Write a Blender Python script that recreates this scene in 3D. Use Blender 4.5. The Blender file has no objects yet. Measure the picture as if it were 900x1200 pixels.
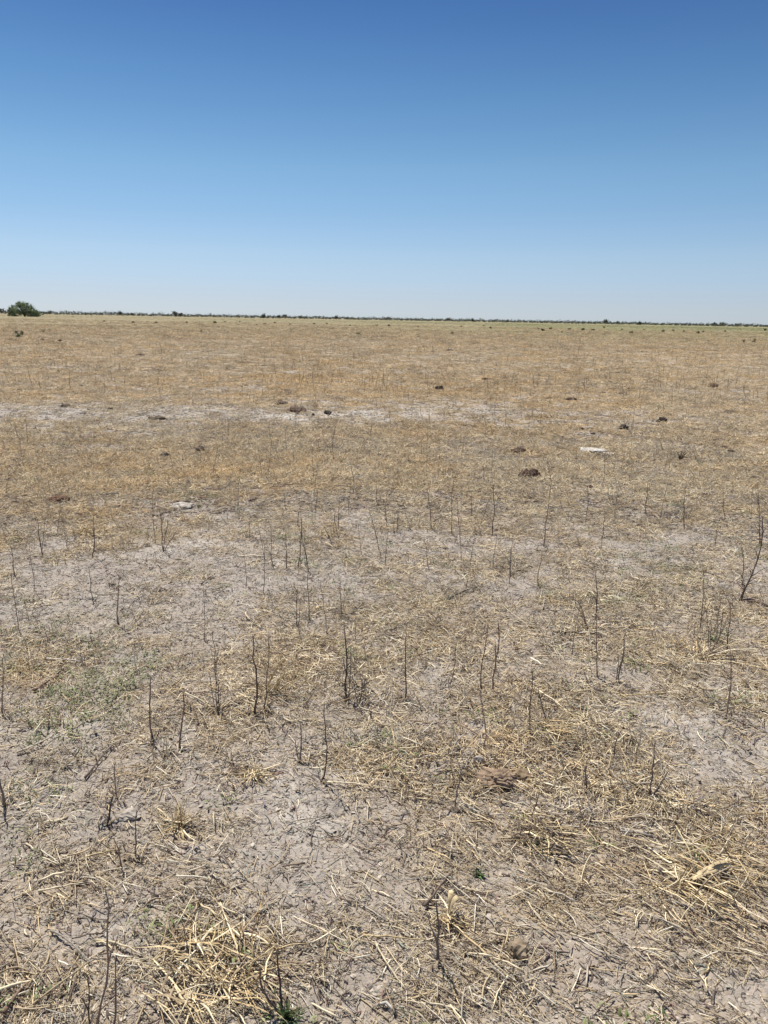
import bpy, bmesh, math, random
import numpy as np
from mathutils import Vector, Matrix, Euler
PI = math.pi
R = math.radians
S = bpy.context.scene
C = S.collection
random.seed(7)
rng = np.random.default_rng(11)

# ------------------------------------------------------------------ camera
CAM_H = 1.5
F = 905.0                      # focal length in pixels of a 900 x 1200 picture
PITCH = math.atan((600 - 374.3) / F)
ROLL = R(1.01)
cam = bpy.data.cameras.new('camera')
cam_o = bpy.data.objects.new('camera', cam)
C.objects.link(cam_o)
cam.sensor_fit = 'VERTICAL'
cam.sensor_height = 24.0
cam.lens = F / 1200 * 24.0
cam.clip_start = 0.05
cam.clip_end = 20000
M_cam = Matrix.Rotation(PI / 2 - PITCH, 3, 'X') @ Matrix.Rotation(ROLL, 3, 'Z')
cam_o.matrix_world = Matrix.Translation((0, 0, CAM_H)) @ M_cam.to_4x4()
S.camera = cam_o

# ------------------------------------------------------------------ light
SUN_EL, SUN_AZ = R(63), R(-34)      # azimuth from +Y towards +X
sun_dir = Vector((math.sin(SUN_AZ) * math.cos(SUN_EL), math.cos(SUN_AZ) * math.cos(SUN_EL), math.sin(SUN_EL)))
w = bpy.data.worlds.new("World")
S.world = w
w.use_nodes = True
nt = w.node_tree
nt.nodes.clear()
wo = nt.nodes.new('ShaderNodeOutputWorld')
bg = nt.nodes.new('ShaderNodeBackground')
sky = nt.nodes.new('ShaderNodeTexSky')
sky.sky_type = 'NISHITA'
sky.sun_disc = False
sky.sun_elevation = SUN_EL
sky.sun_rotation = SUN_AZ
sky.altitude = 900
sky.air_density = 1.0
sky.dust_density = 0.4
sky.ozone_density = 3.0
bg.inputs['Strength'].default_value = 0.094
# the deep blue of this dry air: the sky's colour graded by height above the horizon, the same all round
tcw = nt.nodes.new('ShaderNodeTexCoord'); sx = nt.nodes.new('ShaderNodeSeparateXYZ')
grade = nt.nodes.new('ShaderNodeValToRGB'); er = grade.color_ramp
for i, (z, c) in enumerate([(0.0, (.637, .743, 1.04)), (.0251, (.656, .702, .928)), (.0756, (.745, .775, .875)), (.1709, (.640, .786, .834)),
                            (.2574, (.450, .644, .758)), (.333, (.316, .492, .675)), (.6, (.25, .42, .62))]):
    e = er.elements[i] if i < 2 else er.elements.new(z)
    e.position = z; e.color = c + (1,)
mxw = nt.nodes.new('ShaderNodeMix'); mxw.data_type = 'RGBA'; mxw.blend_type = 'MULTIPLY'; mxw.inputs['Factor'].default_value = 1
nt.links.new(tcw.outputs['Generated'], sx.inputs[0]); nt.links.new(sx.outputs['Z'], grade.inputs[0])
nt.links.new(sky.outputs[0], mxw.inputs[6]); nt.links.new(grade.outputs[0], mxw.inputs[7])
nt.links.new(mxw.outputs[2], bg.inputs[0])
nt.links.new(bg.outputs[0], wo.inputs[0])
sl = bpy.data.lights.new('sun', 'SUN')
sl.energy = 4.8
sl.angle = R(0.53)
sl.color = (1.0, 0.95, 0.87)
so = bpy.data.objects.new('sun', sl)
so.rotation_euler = sun_dir.to_track_quat('Z', 'Y').to_euler()
so.location = (0, 0, 20)
C.objects.link(so)
S.view_settings.view_transform = 'Standard'
S.view_settings.look = 'None'
S.view_settings.exposure = 0.34
S.view_settings.gamma = 1.0

# ------------------------------------------------------------------ noise and height of the ground
def _hash(ix, iy, seed):
    h = (ix.astype(np.int64) * 374761393 + iy.astype(np.int64) * 668265263 + seed * 974634777) & 0xFFFFFFFF
    h = ((h ^ (h >> 13)) * 1274126177) & 0xFFFFFFFF
    h = ((h ^ (h >> 15)) * 2246822519) & 0xFFFFFFFF
    return ((h ^ (h >> 16)) & 0xFFFFFF) / float(0xFFFFFF)

def perlin(x, y, seed=0):
    x = np.asarray(x, float); y = np.asarray(y, float)
    ix = np.floor(x); iy = np.floor(y)
    fx = x - ix; fy = y - iy
    u = fx * fx * fx * (fx * (fx * 6 - 15) + 10)
    v = fy * fy * fy * (fy * (fy * 6 - 15) + 10)
    def g(dx, dy):
        a = _hash(ix + dx, iy + dy, seed) * 2 * PI
        return np.cos(a) * (fx - dx) + np.sin(a) * (fy - dy)
    a = g(0, 0); b = g(1, 0); c = g(0, 1); d = g(1, 1)
    return (a + (b - a) * u + (c - a) * v + (a - b - c + d) * u * v) * 1.5

def fbm(x, y, scale, seed, octs=3):
    t = 0; amp = 1; s = 1.0 / scale; n = 0
    for k in range(octs):
        t = t + amp * perlin(x * s + 17.3 * k, y * s - 9.1 * k, seed + k * 7)
        n += amp; amp *= 0.5; s *= 2.03
    return t / n

def height(x, y):
    x = np.asarray(x, float); y = np.asarray(y, float)
    r = np.hypot(x, y)
    h = 0.030 * perlin(x / 6, y / 6, 3) + 0.018 * perlin(x / 1.1, y / 1.1, 5)
    near = np.clip(1.3 - r / 30, 0, 1)
    h = h + near * (0.013 * perlin(x / 0.28, y / 0.28, 8) + 0.011 * np.abs(perlin(x / 0.11, y / 0.11, 9)))
    n2 = np.clip(1.4 - r / 9, 0, 1)
    n2 = n2 * (.25 + .75 * np.clip(.5 + 1.8 * perlin(x / .33, y / .33, 15), 0, 1))
    h = h + n2 * (0.009 * np.abs(perlin(x / 0.05, y / 0.05, 12)) + 0.006 * perlin(x / 0.022, y / 0.022, 13))
    return h

def hz(x, y):
    return float(height(np.array([x]), np.array([y]))[0])

def ray(px, py):
    d = M_cam @ Vector(((px - 450) / F, -(py - 600) / F, -1.0))
    return d

def spot(px, py):
    """point of the ground seen at a point of the photograph"""
    d = ray(px, py)
    t = CAM_H / -d.z
    for _ in range(2):
        x, y = d.x * t, d.y * t
        if t < 40:
            t = (CAM_H - hz(x, y)) / -d.z
    x, y = d.x * t, d.y * t
    return Vector((x, y, hz(x, y)))

def above(base, px, py):
    """point at the distance of base that is seen at a point of the photograph"""
    d = ray(px, py)
    t = base.y / d.y
    return Vector((d.x * t, base.y, CAM_H + d.z * t))

def mpp(p):
    """metres per picture point at p"""
    return math.hypot(p.x, p.y, ) / F * 1.03

# ------------------------------------------------------------------ soft masks laid out over the field
def blob(x, y, px, py, wx, wy, amp=1.0):
    """an elliptic patch of the field: centre and half sizes in photograph points"""
    c = spot(px, py)
    a = spot(px, py + wy); b = spot(px, max(py - wy, 379))
    ry = max(0.05, (b.y - a.y) / 2); cy = (a.y + b.y) / 2
    rx = wx * mpp(c)
    return amp * np.exp(-(((x - c.x) / rx) ** 2 + ((y - cy) / ry) ** 2))

def litter_mask(x, y):
    m = 0.50 + 0.70 * fbm(x, y, 0.5, 21, 3) + 0.45 * fbm(x, y, 2.3, 22, 2) + 0.45 * fbm(x, y, 0.15, 27, 3)
    for b in ((250, 1135, 90, 45, .9), (820, 1020, 90, 35, .7), (640, 972, 70, 20, .6), (290, 905, 40, 16, .6),
              (320, 790, 50, 25, .6), (560, 905, 60, 20, .4), (690, 860, 90, 18, .4), (230, 960, 60, 20, .6), (20, 1170, 60, 30, .5),
              (550, 1120, 60, 40, .3), (430, 890, 80, 20, .4), (60, 790, 60, 20, .5), (330, 560, 170, 25, .5), (330, 1130, 60, 40, .5),
              (120, 1080, 70, 30, -.7), (720, 1110, 90, 35, -.6), (840, 1160, 90, 30, -.5), (580, 1040, 45, 30, -.5),
              (350, 960, 60, 18, -.5), (120, 960, 60, 20, -.4), (300, 690, 300, 30, -.45), (150, 665, 150, 25, -.45), (700, 650, 200, 35, -.3),
              (840, 860, 80, 30, -.5), (430, 608, 40, 8, -.6), (320, 488, 370, 9, -.95), (560, 485, 120, 9, -.9), (380, 486, 50, 9, -.6), (80, 498, 90, 6, -.4),
              (640, 540, 90, 8, -.3), (460, 640, 150, 14, -.3), (230, 595, 60, 8, -.3)):
        m = m + .75 * blob(x, y, *b)
    return np.clip(m, 0.0, 1.3)

def pale_mask(x, y):
    brk = fbm(x, y, 0.09, 35, 3)
    m = 0.9 * fbm(x, y, 0.9, 31, 3) + 0.5 * fbm(x, y, 0.25, 33, 2) + 0.05
    for b in ((430, 608, 40, 7, 1.2), (130, 1095, 60, 25, .8), (700, 1130, 80, 30, .6), (330, 488, 300, 7, .5), (385, 487, 55, 8, .9),
              (60, 498, 60, 4, .9), (560, 484, 100, 7, .7), (45, 685, 28, 5, .8), (600, 1010, 50, 20, .8), (350, 960, 50, 15, .7),
              (860, 830, 50, 20, .7), (210, 595, 24, 4, 1.0), (405, 392, 12, 1.2, 1.2), (850, 1160, 80, 25, .4), (340, 640, 25, 12, .6),
              (640, 545, 60, 4, .6), (270, 598, 40, 4, .5), (700, 655, 60, 12, .5), (600, 1090, 60, 30, .4), (95, 412, 30, 3, .6)):
        m = m + blob(x, y, *b) * np.clip((.8 if b[1] < 620 else .45) + 1.0 * brk, 0, 1.2)
    return np.clip(m, 0, 1.2)

def green_mask(x, y):
    m = 0.6 * fbm(x, y, 1.1, 41, 3) + .3 * fbm(x, y, .3, 42, 2) - 0.08
    for b in ((95, 820, 60, 28, .6), (150, 780, 50, 18, .45), (60, 860, 60, 15, .4), (180, 1075, 40, 25, .5), (800, 1050, 60, 25, .35),
              (370, 940, 50, 20, .15), (560, 1022, 20, 8, .4), (330, 1180, 50, 20, .5), (630, 975, 25, 12, .5), (510, 1090, 60, 20, .3),
              (840, 750, 25, 10, .6), (260, 1050, 30, 20, .4), (40, 1000, 50, 25, .4), (70, 1160, 60, 30, .3), (310, 975, 60, 20, .3),
              (440, 850, 50, 20, .1), (380, 660, 60, 8, .3), (760, 750, 30, 8, .3), (680, 700, 60, 14, .2)):
        m = m + blob(x, y, *b)
    return np.clip(m, 0, 1)

# ------------------------------------------------------------------ helpers
def tag(o, label=None, cat=None, group=None, kind=None):
    if label: o['label'] = label
    if cat: o['category'] = cat
    if group: o['group'] = group
    if kind: o['kind'] = kind
    return o

def thing(name, label, cat, loc=(0, 0, 0), rz=0.0, group=None):
    o = bpy.data.objects.new(name, None)
    o.empty_display_size = 0.1
    C.objects.link(o)
    o.location = loc
    o.rotation_euler = (0, 0, rz)
    return tag(o, label, cat, group)

class MB:
    def __init__(s):
        s.v = []; s.f = []; s.c = []
    def tube(s, pts, rad, sides=5, col=(1, 1, 1), cap=True, twist=0.0):
        n = len(pts)
        pts = [Vector(p) for p in pts]
        if not hasattr(rad, '__len__'): rad = [rad] * n
        base = len(s.v)
        up = Vector((0.31, 0.17, 0.93))
        for i, p in enumerate(pts):
            t = (pts[min(i + 1, n - 1)] - pts[max(i - 1, 0)])
            t = t.normalized() if t.length > 1e-9 else Vector((0, 0, 1))
            a = t.cross(up)
            if a.length < 0.2: a = t.cross(Vector((1, 0, 0)))
            a.normalize(); b = t.cross(a)
            for k in range(sides):
                th = 2 * PI * k / sides + twist
                s.v.append(p + (a * math.cos(th) + b * math.sin(th)) * rad[i])
                s.c.append(col)
        for i in range(n - 1):
            for k in range(sides):
                k2 = (k + 1) % sides
                s.f.append((base + i * sides + k, base + i * sides + k2, base + (i + 1) * sides + k2, base + (i + 1) * sides + k))
        if cap:
            s.f.append(tuple(base + k for k in range(sides))[::-1])
            s.f.append(tuple(base + (n - 1) * sides + k for k in range(sides)))
        return s
    def strip(s, pts, wid, nrm=(0, 0, 1), col=(1, 1, 1), fold=0.15):
        """a thin folded blade: two faces across, centre rib raised"""
        n = len(pts); base = len(s.v)
        pts = [Vector(p) for p in pts]
        nrm = Vector(nrm)
        for i, p in enumerate(pts):
            t = (pts[min(i + 1, n - 1)] - pts[max(i - 1, 0)]).normalized()
            a = t.cross(nrm)
            a = a.normalized() if a.length > 1e-6 else Vector((1, 0, 0))
            b = a.cross(t)
            for q in (-1, 0, 1):
                s.v.append(p + a * q * wid[i] * .5 + b * (fold * wid[i] if q == 0 else 0))
                s.c.append(col)
        for i in range(n - 1):
            for k in range(2):
                j = base + i * 3 + k
                s.f.append((j, j + 1, j + 4, j + 3))
        return s
    def quad(s, p, a, b, col=(1, 1, 1)):
        base = len(s.v)
        s.v += [p - a, p - b, p + a, p + b]; s.c += [col] * 4
        s.f.append((base, base + 1, base + 2, base + 3))
    def mesh(s, name, mat, smooth=True):
        me = bpy.data.meshes.new(name)
        me.from_pydata([tuple(v) for v in s.v], [], s.f)
        ca = me.color_attributes.new('tone', 'FLOAT_COLOR', 'POINT')
        arr = np.ones((len(s.v), 4), np.float32); arr[:, :3] = np.array(s.c, np.float32).reshape(-1, 3)
        ca.data.foreach_set('color', arr.ravel())
        me.materials.append(mat)
        if smooth: me.polygons.foreach_set('use_smooth', [True] * len(me.polygons))
        me.update()
        return me
    def build(s, name, mat, parent=None, smooth=True):
        o = bpy.data.objects.new(name, s.mesh(name, mat, smooth))
        C.objects.link(o)
        if parent is not None: o.parent = parent
        return o

# ------------------------------------------------------------------ materials
def new_mat(name):
    m = bpy.data.materials.new(name)
    m.use_nodes = True
    n = m.node_tree.nodes
    b = n['Principled BSDF']
    b.inputs['Roughness'].default_value = 0.85
    b.inputs['Specular IOR Level'].default_value = 0.2
    return m, m.node_tree, b

def tone_mat(name, rough=0.75, rand=0.25, noise_scale=60, bump=0.3, spec=0.25, trans=0.0, nvar=.3):
    m, t, b = new_mat(name)
    b.inputs['Roughness'].default_value = rough
    b.inputs['Specular IOR Level'].default_value = spec
    at = t.nodes.new('ShaderNodeAttribute'); at.attribute_name = 'tone'
    oi = t.nodes.new('ShaderNodeObjectInfo')
    mr = t.nodes.new('ShaderNodeMapRange')
    mr.inputs['To Min'].default_value = 1 - rand; mr.inputs['To Max'].default_value = 1 + rand
    t.links.new(oi.outputs['Random'], mr.inputs['Value'])
    tc = t.nodes.new('ShaderNodeTexCoord')
    nz = t.nodes.new('ShaderNodeTexNoise'); nz.inputs['Scale'].default_value = noise_scale; nz.inputs['Detail'].default_value = 4
    t.links.new(tc.outputs['Object'], nz.inputs['Vector'])
    m2 = t.nodes.new('ShaderNodeMapRange')
    m2.inputs['From Min'].default_value = .3; m2.inputs['From Max'].default_value = .7
    m2.inputs['To Min'].default_value = 1 - nvar; m2.inputs['To Max'].default_value = 1 + nvar
    t.links.new(nz.outputs['Fac'], m2.inputs['Value'])
    mu = t.nodes.new('ShaderNodeMath'); mu.operation = 'MULTIPLY'
    t.links.new(mr.outputs[0], mu.inputs[0]); t.links.new(m2.outputs[0], mu.inputs[1])
    wa = t.nodes.new('ShaderNodeAttribute'); wa.attribute_type = 'INSTANCER'; wa.attribute_name = 'warm'
    wm = t.nodes.new('ShaderNodeMix'); wm.data_type = 'RGBA'; wm.blend_type = 'MULTIPLY'
    t.links.new(wa.outputs['Fac'], wm.inputs['Factor']); t.links.new(at.outputs['Color'], wm.inputs[6]); wm.inputs[7].default_value = (1.10, .965, .75, 1)
    vm = t.nodes.new('ShaderNodeVectorMath'); vm.operation = 'SCALE'
    t.links.new(wm.outputs[2], vm.inputs[0]); t.links.new(mu.outputs[0], vm.inputs['Scale'])
    t.links.new(vm.outputs[0], b.inputs['Base Color'])
    if bump:
        bp = t.nodes.new('ShaderNodeBump'); bp.inputs['Strength'].default_value = bump; bp.inputs['Distance'].default_value = 0.003
        t.links.new(nz.outputs['Fac'], bp.inputs['Height'])
        t.links.new(bp.outputs[0], b.inputs['Normal'])
    return m

M_straw = tone_mat('dry_straw', 0.6, 0.34, 90, 0.0, .3)
M_stalk = tone_mat('dead_stalk', 0.85, 0.3, 120, 0.4, .15)
M_leaf = tone_mat('green_leaf', 0.6, 0.25, 30, 0.0, .3)
M_crumb = tone_mat('soil_crumb', 0.95, 0.3, 3, 0.0, .08, nvar=.1)
M_clod = tone_mat('dry_dung_and_clay', 0.95, 0.1, 45, 0.9, .08, nvar=.4)
M_far = tone_mat('far_foliage', 0.9, 0.2, 0.5, 0.0, .1)
_t = M_far.node_tree; _b = _t.nodes['Principled BSDF']
_tr = _t.nodes.new('ShaderNodeBsdfTranslucent'); _mx = _t.nodes.new('ShaderNodeMixShader'); _mx.inputs[0].default_value = .4
_src = _b.inputs['Base Color'].links[0].from_socket
_t.links.new(_src, _tr.inputs['Color']); _t.links.new(_b.outputs[0], _mx.inputs[1]); _t.links.new(_tr.outputs[0], _mx.inputs[2])
_t.links.new(_mx.outputs[0], _t.nodes['Material Output'].inputs['Surface'])
M_bark = tone_mat('grey_bark', 0.9, 0.1, 10, 0.5, .1)

STRAW = [(.62, .49, .29), (.72, .61, .41), (.54, .41, .24), (.42, .32, .20), (.74, .67, .52), (.52, .45, .35), (.28, .20, .13), (.60, .46, .25), (.15, .105, .075), (.44, .40, .34)]
STRAW_W = [5, 5, 4, 4, 3, 4, 3, 3, 3, 2]
def straw_col(r=random):
    c = r.choices(STRAW, STRAW_W)[0]; k = r.uniform(.85, 1.10); g_ = sum(c) / 3; c = tuple(v * .92 + g_ * .08 for v in c)
    return tuple(min(.8, v * k) for v in c)

# ------------------------------------------------------------------ the ground: one sheet, fine near the camera
def ground():
    fan = np.linspace(R(-42), R(42), 660)
    rest = np.linspace(R(42), R(318), 62)[1:-1]
    th = np.concatenate([fan, rest])
    rr = [0.25]
    while rr[-1] < 9000:
        r = rr[-1]
        k = 0.06 if r < 1.0 else 0.0062 if r < 6 else 0.010 if r < 14 else 0.02 if r < 60 else 0.05
        rr.append(r * (1 + k))
    rr = np.array(rr)
    RR, TH = np.meshgrid(rr, th, indexing='ij')
    X = RR * np.sin(TH); Y = RR * np.cos(TH)
    Z = height(X, Y)
    nr, na = X.shape
    verts = np.stack([X, Y, Z], -1).reshape(-1, 3)
    verts = np.vstack([verts, [[0, 0, 0]]])
    i = np.arange(nr - 1)[:, None]; j = np.arange(na)[None, :]
    j2 = (j + 1) % na
    q = np.stack([i * na + j, i * na + j2, (i + 1) * na + j2, (i + 1) * na + j], -1).reshape(-1, 4)[:, ::-1]
    tri = [(len(verts) - 1, (k + 1) % na, k) for k in range(na)]
    me = bpy.data.meshes.new('ground')
    nl = q.size + len(tri) * 3
    me.vertices.add(len(verts)); me.vertices.foreach_set('co', verts.astype(np.float32).ravel())
    me.loops.add(nl); me.loops.foreach_set('vertex_index', np.concatenate([q.ravel(), np.array(tri).ravel()]).astype(np.int32))
    npoly = len(q) + len(tri)
    me.polygons.add(npoly)
    ls = np.concatenate([np.arange(len(q)) * 4, q.size + np.arange(len(tri)) * 3]).astype(np.int32)
    me.polygons.foreach_set('loop_start', ls)
    me.update(calc_edges=True)
    me.polygons.foreach_set('use_smooth', np.ones(npoly, bool))
    x, y = verts[:, 0], verts[:, 1]
    r = np.hypot(x, y)
    lit = litter_mask(x, y); pal = pale_mask(x, y); gr = green_mask(x, y)
    # the far green flush begins some sixty metres out, richer on the right
    side = np.clip(0.5 + 0.9 * np.arctan2(x, np.maximum(y, 1e-3)), 0.38, 1.0)
    farg = 1.3 * np.clip((r - 55) / 70, 0, 1) * side * np.clip(.75 + .8 * fbm(x, y, 45, 51, 3), 0, 1.2)
    rus = np.clip(.5 * fbm(x, y, 7, 61, 3) + .35 * fbm(x, y, 1.3, 62, 2), 0, 1)
    for b in ((40, 797, 28, 7, 1.6), (330, 560, 160, 22, .3), (600, 795, 30, 6, .5), (90, 800, 15, 5, .5)): rus = rus + blob(x, y, *b)
    ca = me.color_attributes.new('field', 'FLOAT_COLOR', 'POINT')
    a = np.stack([np.clip(lit, 0, 1), np.clip(pal, 0, 1), np.clip(gr * .35 * (r < 75) + farg, 0, 1), np.clip(rus, 0, 1)], -1).astype(np.float32)
    ca.data.foreach_set('color', a.ravel())
    o = bpy.data.objects.new('ground', me); C.objects.link(o)
    tag(o, kind='structure')
    # material
    m, t, b = new_mat('dusty_field_soil')
    b.inputs['Roughness'].default_value = 0.95; b.inputs['Specular IOR Level'].default_value = 0.1
    N = t.nodes; L = t.links
    at = N.new('ShaderNodeAttribute'); at.attribute_name = 'field'
    sp = N.new('ShaderNodeSeparateColor'); L.new(at.outputs['Color'], sp.inputs[0])
    geo = N.new('ShaderNodeNewGeometry')
    def noise(scale, detail=5, rough=.6, stretch=None):
        n = N.new('ShaderNodeTexNoise'); n.inputs['Scale'].default_value = scale
        n.inputs['Detail'].default_value = detail; n.inputs['Roughness'].default_value = rough
        L.new(geo.outputs['Position'], n.inputs['Vector']); return n.outputs['Fac']
    def ramp(v, a, b_):
        n = N.new('ShaderNodeMapRange'); n.clamp = True
        n.inputs['From Min'].default_value = a; n.inputs['From Max'].default_value = b_
        L.new(v, n.inputs['Value']); return n.outputs[0]
    def mixc(f, A, B):
        n = N.new('ShaderNodeMix'); n.data_type = 'RGBA'
        if isinstance(f, float): n.inputs['Factor'].default_value = f
        else: L.new(f, n.inputs['Factor'])
        for s_, v in ((6, A), (7, B)):
            if isinstance(v, tuple): n.inputs[s_].default_value = v + (1,)
            else: L.new(v, n.inputs[s_])
        return n.outputs[2]
    def mul(a_, b_):
        n = N.new('ShaderNodeMath'); n.operation = 'MULTIPLY'
        for s_, v in ((0, a_), (1, b_)):
            if isinstance(v, (int, float)): n.inputs[s_].default_value = v
            else: L.new(v, n.inputs[s_])
        return n.outputs[0]
    n_f = noise(160, 6, .7); n_m = noise(28, 6, .65); n_l = noise(3.5, 5, .6); n_x = noise(0.5, 6, .65)
    soil = mixc(ramp(n_m, .3, .7), (.32, .28, .24), (.47, .42, .365))
    soil = mixc(ramp(n_l, .35, .7), soil, (.38, .33, .28))
    soil = mixc(mul(ramp(n_f, .52, .66), .55), soil, (.17, .135, .10))
    pale = mixc(ramp(n_m, .3, .7), (.43, .38, .32), (.58, .535, .47))
    pf = mul(sp.outputs[1], ramp(n_m, .25, .6))
    col = mixc(ramp(pf, .12, .75), soil, pale)
    # fine straw dust lying over the soil
    strw = mixc(ramp(n_f, .35, .65), (.34, .25, .15), (.62, .49, .30))
    strw = mixc(ramp(n_l, .4, .65), strw, (.40, .30, .185))
    sf = mul(ramp(sp.outputs[0], .15, 1.0), ramp(n_f, .38, .58))
    col = mixc(mul(sf, .75), col, strw)
    # past the reach of single straws the standing straw hides the soil: ochre and reddish dry grass
    gl = N.new('ShaderNodeVectorMath'); gl.operation = 'LENGTH'; L.new(geo.outputs['Position'], gl.inputs[0])
    n_b = noise(.12, 7, .7)
    dry = mixc(ramp(n_b, .38, .62), (.32, .245, .145), (.27, .20, .12))
    dry = mixc(ramp(n_x, .45, .7), dry, (.35, .285, .175))
    col = mixc(mul(ramp(gl.outputs['Value'], 12, 90), .85), col, dry)
    rust = mixc(ramp(n_m, .3, .7), (.30, .17, .09), (.42, .27, .15))
    L.new(at.outputs['Alpha'], (rm := N.new('ShaderNodeMath')).inputs[0]); rm.operation = 'MULTIPLY'; rm.inputs[1].default_value = .55
    col = mixc(mul(rm.outputs[0], ramp(n_m, .3, .6)), col, rust)
    grn = mixc(ramp(n_x, .4, .6), (.155, .185, .075), (.225, .225, .11))
    col = mixc(mul(sp.outputs[2], ramp(n_x, .25, .6)), col, grn)
    L.new(col, b.inputs['Base Color'])
    ad = N.new('ShaderNodeMath'); ad.operation = 'ADD'
    L.new(mul(n_m, .7), ad.inputs[0]); L.new(mul(n_f, .35), ad.inputs[1])
    bp = N.new('ShaderNodeBump'); bp.inputs['Strength'].default_value = .9; bp.inputs['Distance'].default_value = .014
    L.new(ad.outputs[0], bp.inputs['Height'])
    # cracks in the dry clay
    vo = N.new('ShaderNodeTexVoronoi'); vo.feature = 'DISTANCE_TO_EDGE'; vo.inputs['Scale'].default_value = 13
    wv = N.new('ShaderNodeVectorMath'); wv.operation = 'MULTIPLY_ADD'
    nn = N.new('ShaderNodeTexNoise'); nn.inputs['Scale'].default_value = 22; nn.inputs['Detail'].default_value = 3; L.new(geo.outputs['Position'], nn.inputs['Vector'])
    L.new(nn.outputs['Color'], wv.inputs[0]); wv.inputs[1].default_value = (.07, .07, .07); L.new(geo.outputs['Position'], wv.inputs[2])
    L.new(wv.outputs[0], vo.inputs['Vector'])
    bp2 = N.new('ShaderNodeBump'); bp2.inputs['Distance'].default_value = .008; bp2.inputs['Strength'].default_value = .6
    L.new(ramp(vo.outputs['Distance'], 0, .03), bp2.inputs['Height']); L.new(bp.outputs[0], bp2.inputs['Normal'])
    L.new(bp2.outputs[0], b.inputs['Normal'])
    me.materials.append(m)
    return o
ground()

# ------------------------------------------------------------------ scatter of uncountable litter (stuff): geometry nodes instances
def prototypes(name, meshes):
    col = bpy.data.collections.new(name)
    for i, me in enumerate(meshes):
        o = bpy.data.objects.new('%s_%02d' % (name, i), me); col.objects.link(o)
    return col

def scatter(name, label, P, rot, scl, idx, col):
    me = bpy.data.meshes.new(name)
    n = len(P)
    me.vertices.add(n); me.vertices.foreach_set('co', np.asarray(P, np.float32).ravel())
    a = me.attributes.new('rot', 'FLOAT_VECTOR', 'POINT'); a.data.foreach_set('vector', np.asarray(rot, np.float32).ravel())
    a = me.attributes.new('scl', 'FLOAT_VECTOR', 'POINT'); a.data.foreach_set('vector', np.asarray(scl, np.float32).ravel())
    a = me.attributes.new('idx', 'INT', 'POINT'); a.data.foreach_set('value', np.asarray(idx, np.int32))
    px_, py_ = np.asarray(P)[:, 0], np.asarray(P)[:, 1]
    wv_ = np.clip(.12 + .35 * np.clip((np.hypot(px_, py_) - 7) / 8, 0, 1) + .6 * fbm(px_, py_, 5, 91, 3) + .5 * fbm(px_, py_, .8, 92, 2) + blob(px_, py_, 330, 560, 200, 26, .38) + blob(px_, py_, 430, 455, 200, 22, .28) + blob(px_, py_, 700, 600, 90, 12, .25) - blob(px_, py_, 450, 1150, 600, 200, .25)
                  - blob(px_, py_, 300, 690, 400, 45, .5), 0, 1)
    a = me.attributes.new('warm', 'FLOAT', 'POINT'); a.data.foreach_set('value', wv_.astype(np.float32))
    o = bpy.data.objects.new(name, me); C.objects.link(o)
    tag(o, label, kind='stuff')
    g = bpy.data.node_groups.new(name + '_scatter', 'GeometryNodeTree')
    g.interface.new_socket('Geometry', in_out='INPUT', socket_type='NodeSocketGeometry')
    g.interface.new_socket('Geometry', in_out='OUTPUT', socket_type='NodeSocketGeometry')
    N = g.nodes; L = g.links
    gi = N.new('NodeGroupInput'); go = N.new('NodeGroupOutput')
    ip = N.new('GeometryNodeInstanceOnPoints')
    ci = N.new('GeometryNodeCollectionInfo'); ci.inputs['Collection'].default_value = col
    ci.inputs['Separate Children'].default_value = True; ci.inputs['Reset Children'].default_value = True
    def at(nm, ty):
        q = N.new('GeometryNodeInputNamedAttribute'); q.data_type = ty; q.inputs['Name'].default_value = nm
        return q.outputs['Attribute']
    er = N.new('FunctionNodeEulerToRotation')
    L.new(at('rot', 'FLOAT_VECTOR'), er.inputs[0])
    L.new(gi.outputs[0], ip.inputs['Points']); L.new(ci.outputs[0], ip.inputs['Instance'])
    ip.inputs['Pick Instance'].default_value = True
    L.new(at('idx', 'INT'), ip.inputs['Instance Index'])
    L.new(er.outputs[0], ip.inputs['Rotation']); L.new(at('scl', 'FLOAT_VECTOR'), ip.inputs['Scale'])
    L.new(ip.outputs[0], go.inputs[0])
    md = o.modifiers.new('scatter', 'NODES'); md.node_group = g
    return o

def field_points(n, r0, r1, half=34, power=1.0):
    """random places between two distances in front of the camera"""
    u = rng.random(n)
    if power == 1.0: r = np.sqrt(r0 ** 2 + u * (r1 ** 2 - r0 ** 2))
    else:
        k = 2 - power      # density falls off as r^-power
        r = (r0 ** k + u * (r1 ** k - r0 ** k)) ** (1 / k) if abs(k) > 1e-6 else r0 * (r1 / r0) ** u
    th = R(half) * (2 * rng.random(n) - 1)
    return r * np.sin(th), r * np.cos(th)

def tilt(x, y, e=0.02):
    hx = (height(x + e, y) - height(x - e, y)) / (2 * e)
    hy = (height(x, y + e) - height(x, y - e)) / (2 * e)
    return hx, hy

def single_straw(L, r, bend, kink=False, col=None):
    mb = MB(); n = 4
    pts = []
    for i in range(n + 1):
        t = i / n - .5
        pts.append((t * L, bend * L * (t * t - .25) * (1 if not kink else 1.5 * (t > 0)), L * .06 * random.uniform(-.3, 1) * (.25 - t * t) * 2))
    rad = [r * (.9 if i in (0, n) else 1) for i in range(n + 1)]
    mb.tube(pts, rad, 4, col or (1, 1, 1), True)
    return mb

# single straws, each with its own tone
protos = []
PN = 40
for i in range(PN):
    L = 1.0
    cl = straw_col()
    asp = .015
    mb = single_straw(1.0, asp, random.choice((0, .3, 1, .6)) * random.uniform(-.4, .4), random.random() < .25, cl)
    protos.append(mb.mesh('straw_%02d' % i, M_straw))
P_straw = prototypes('straw', protos)

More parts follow.
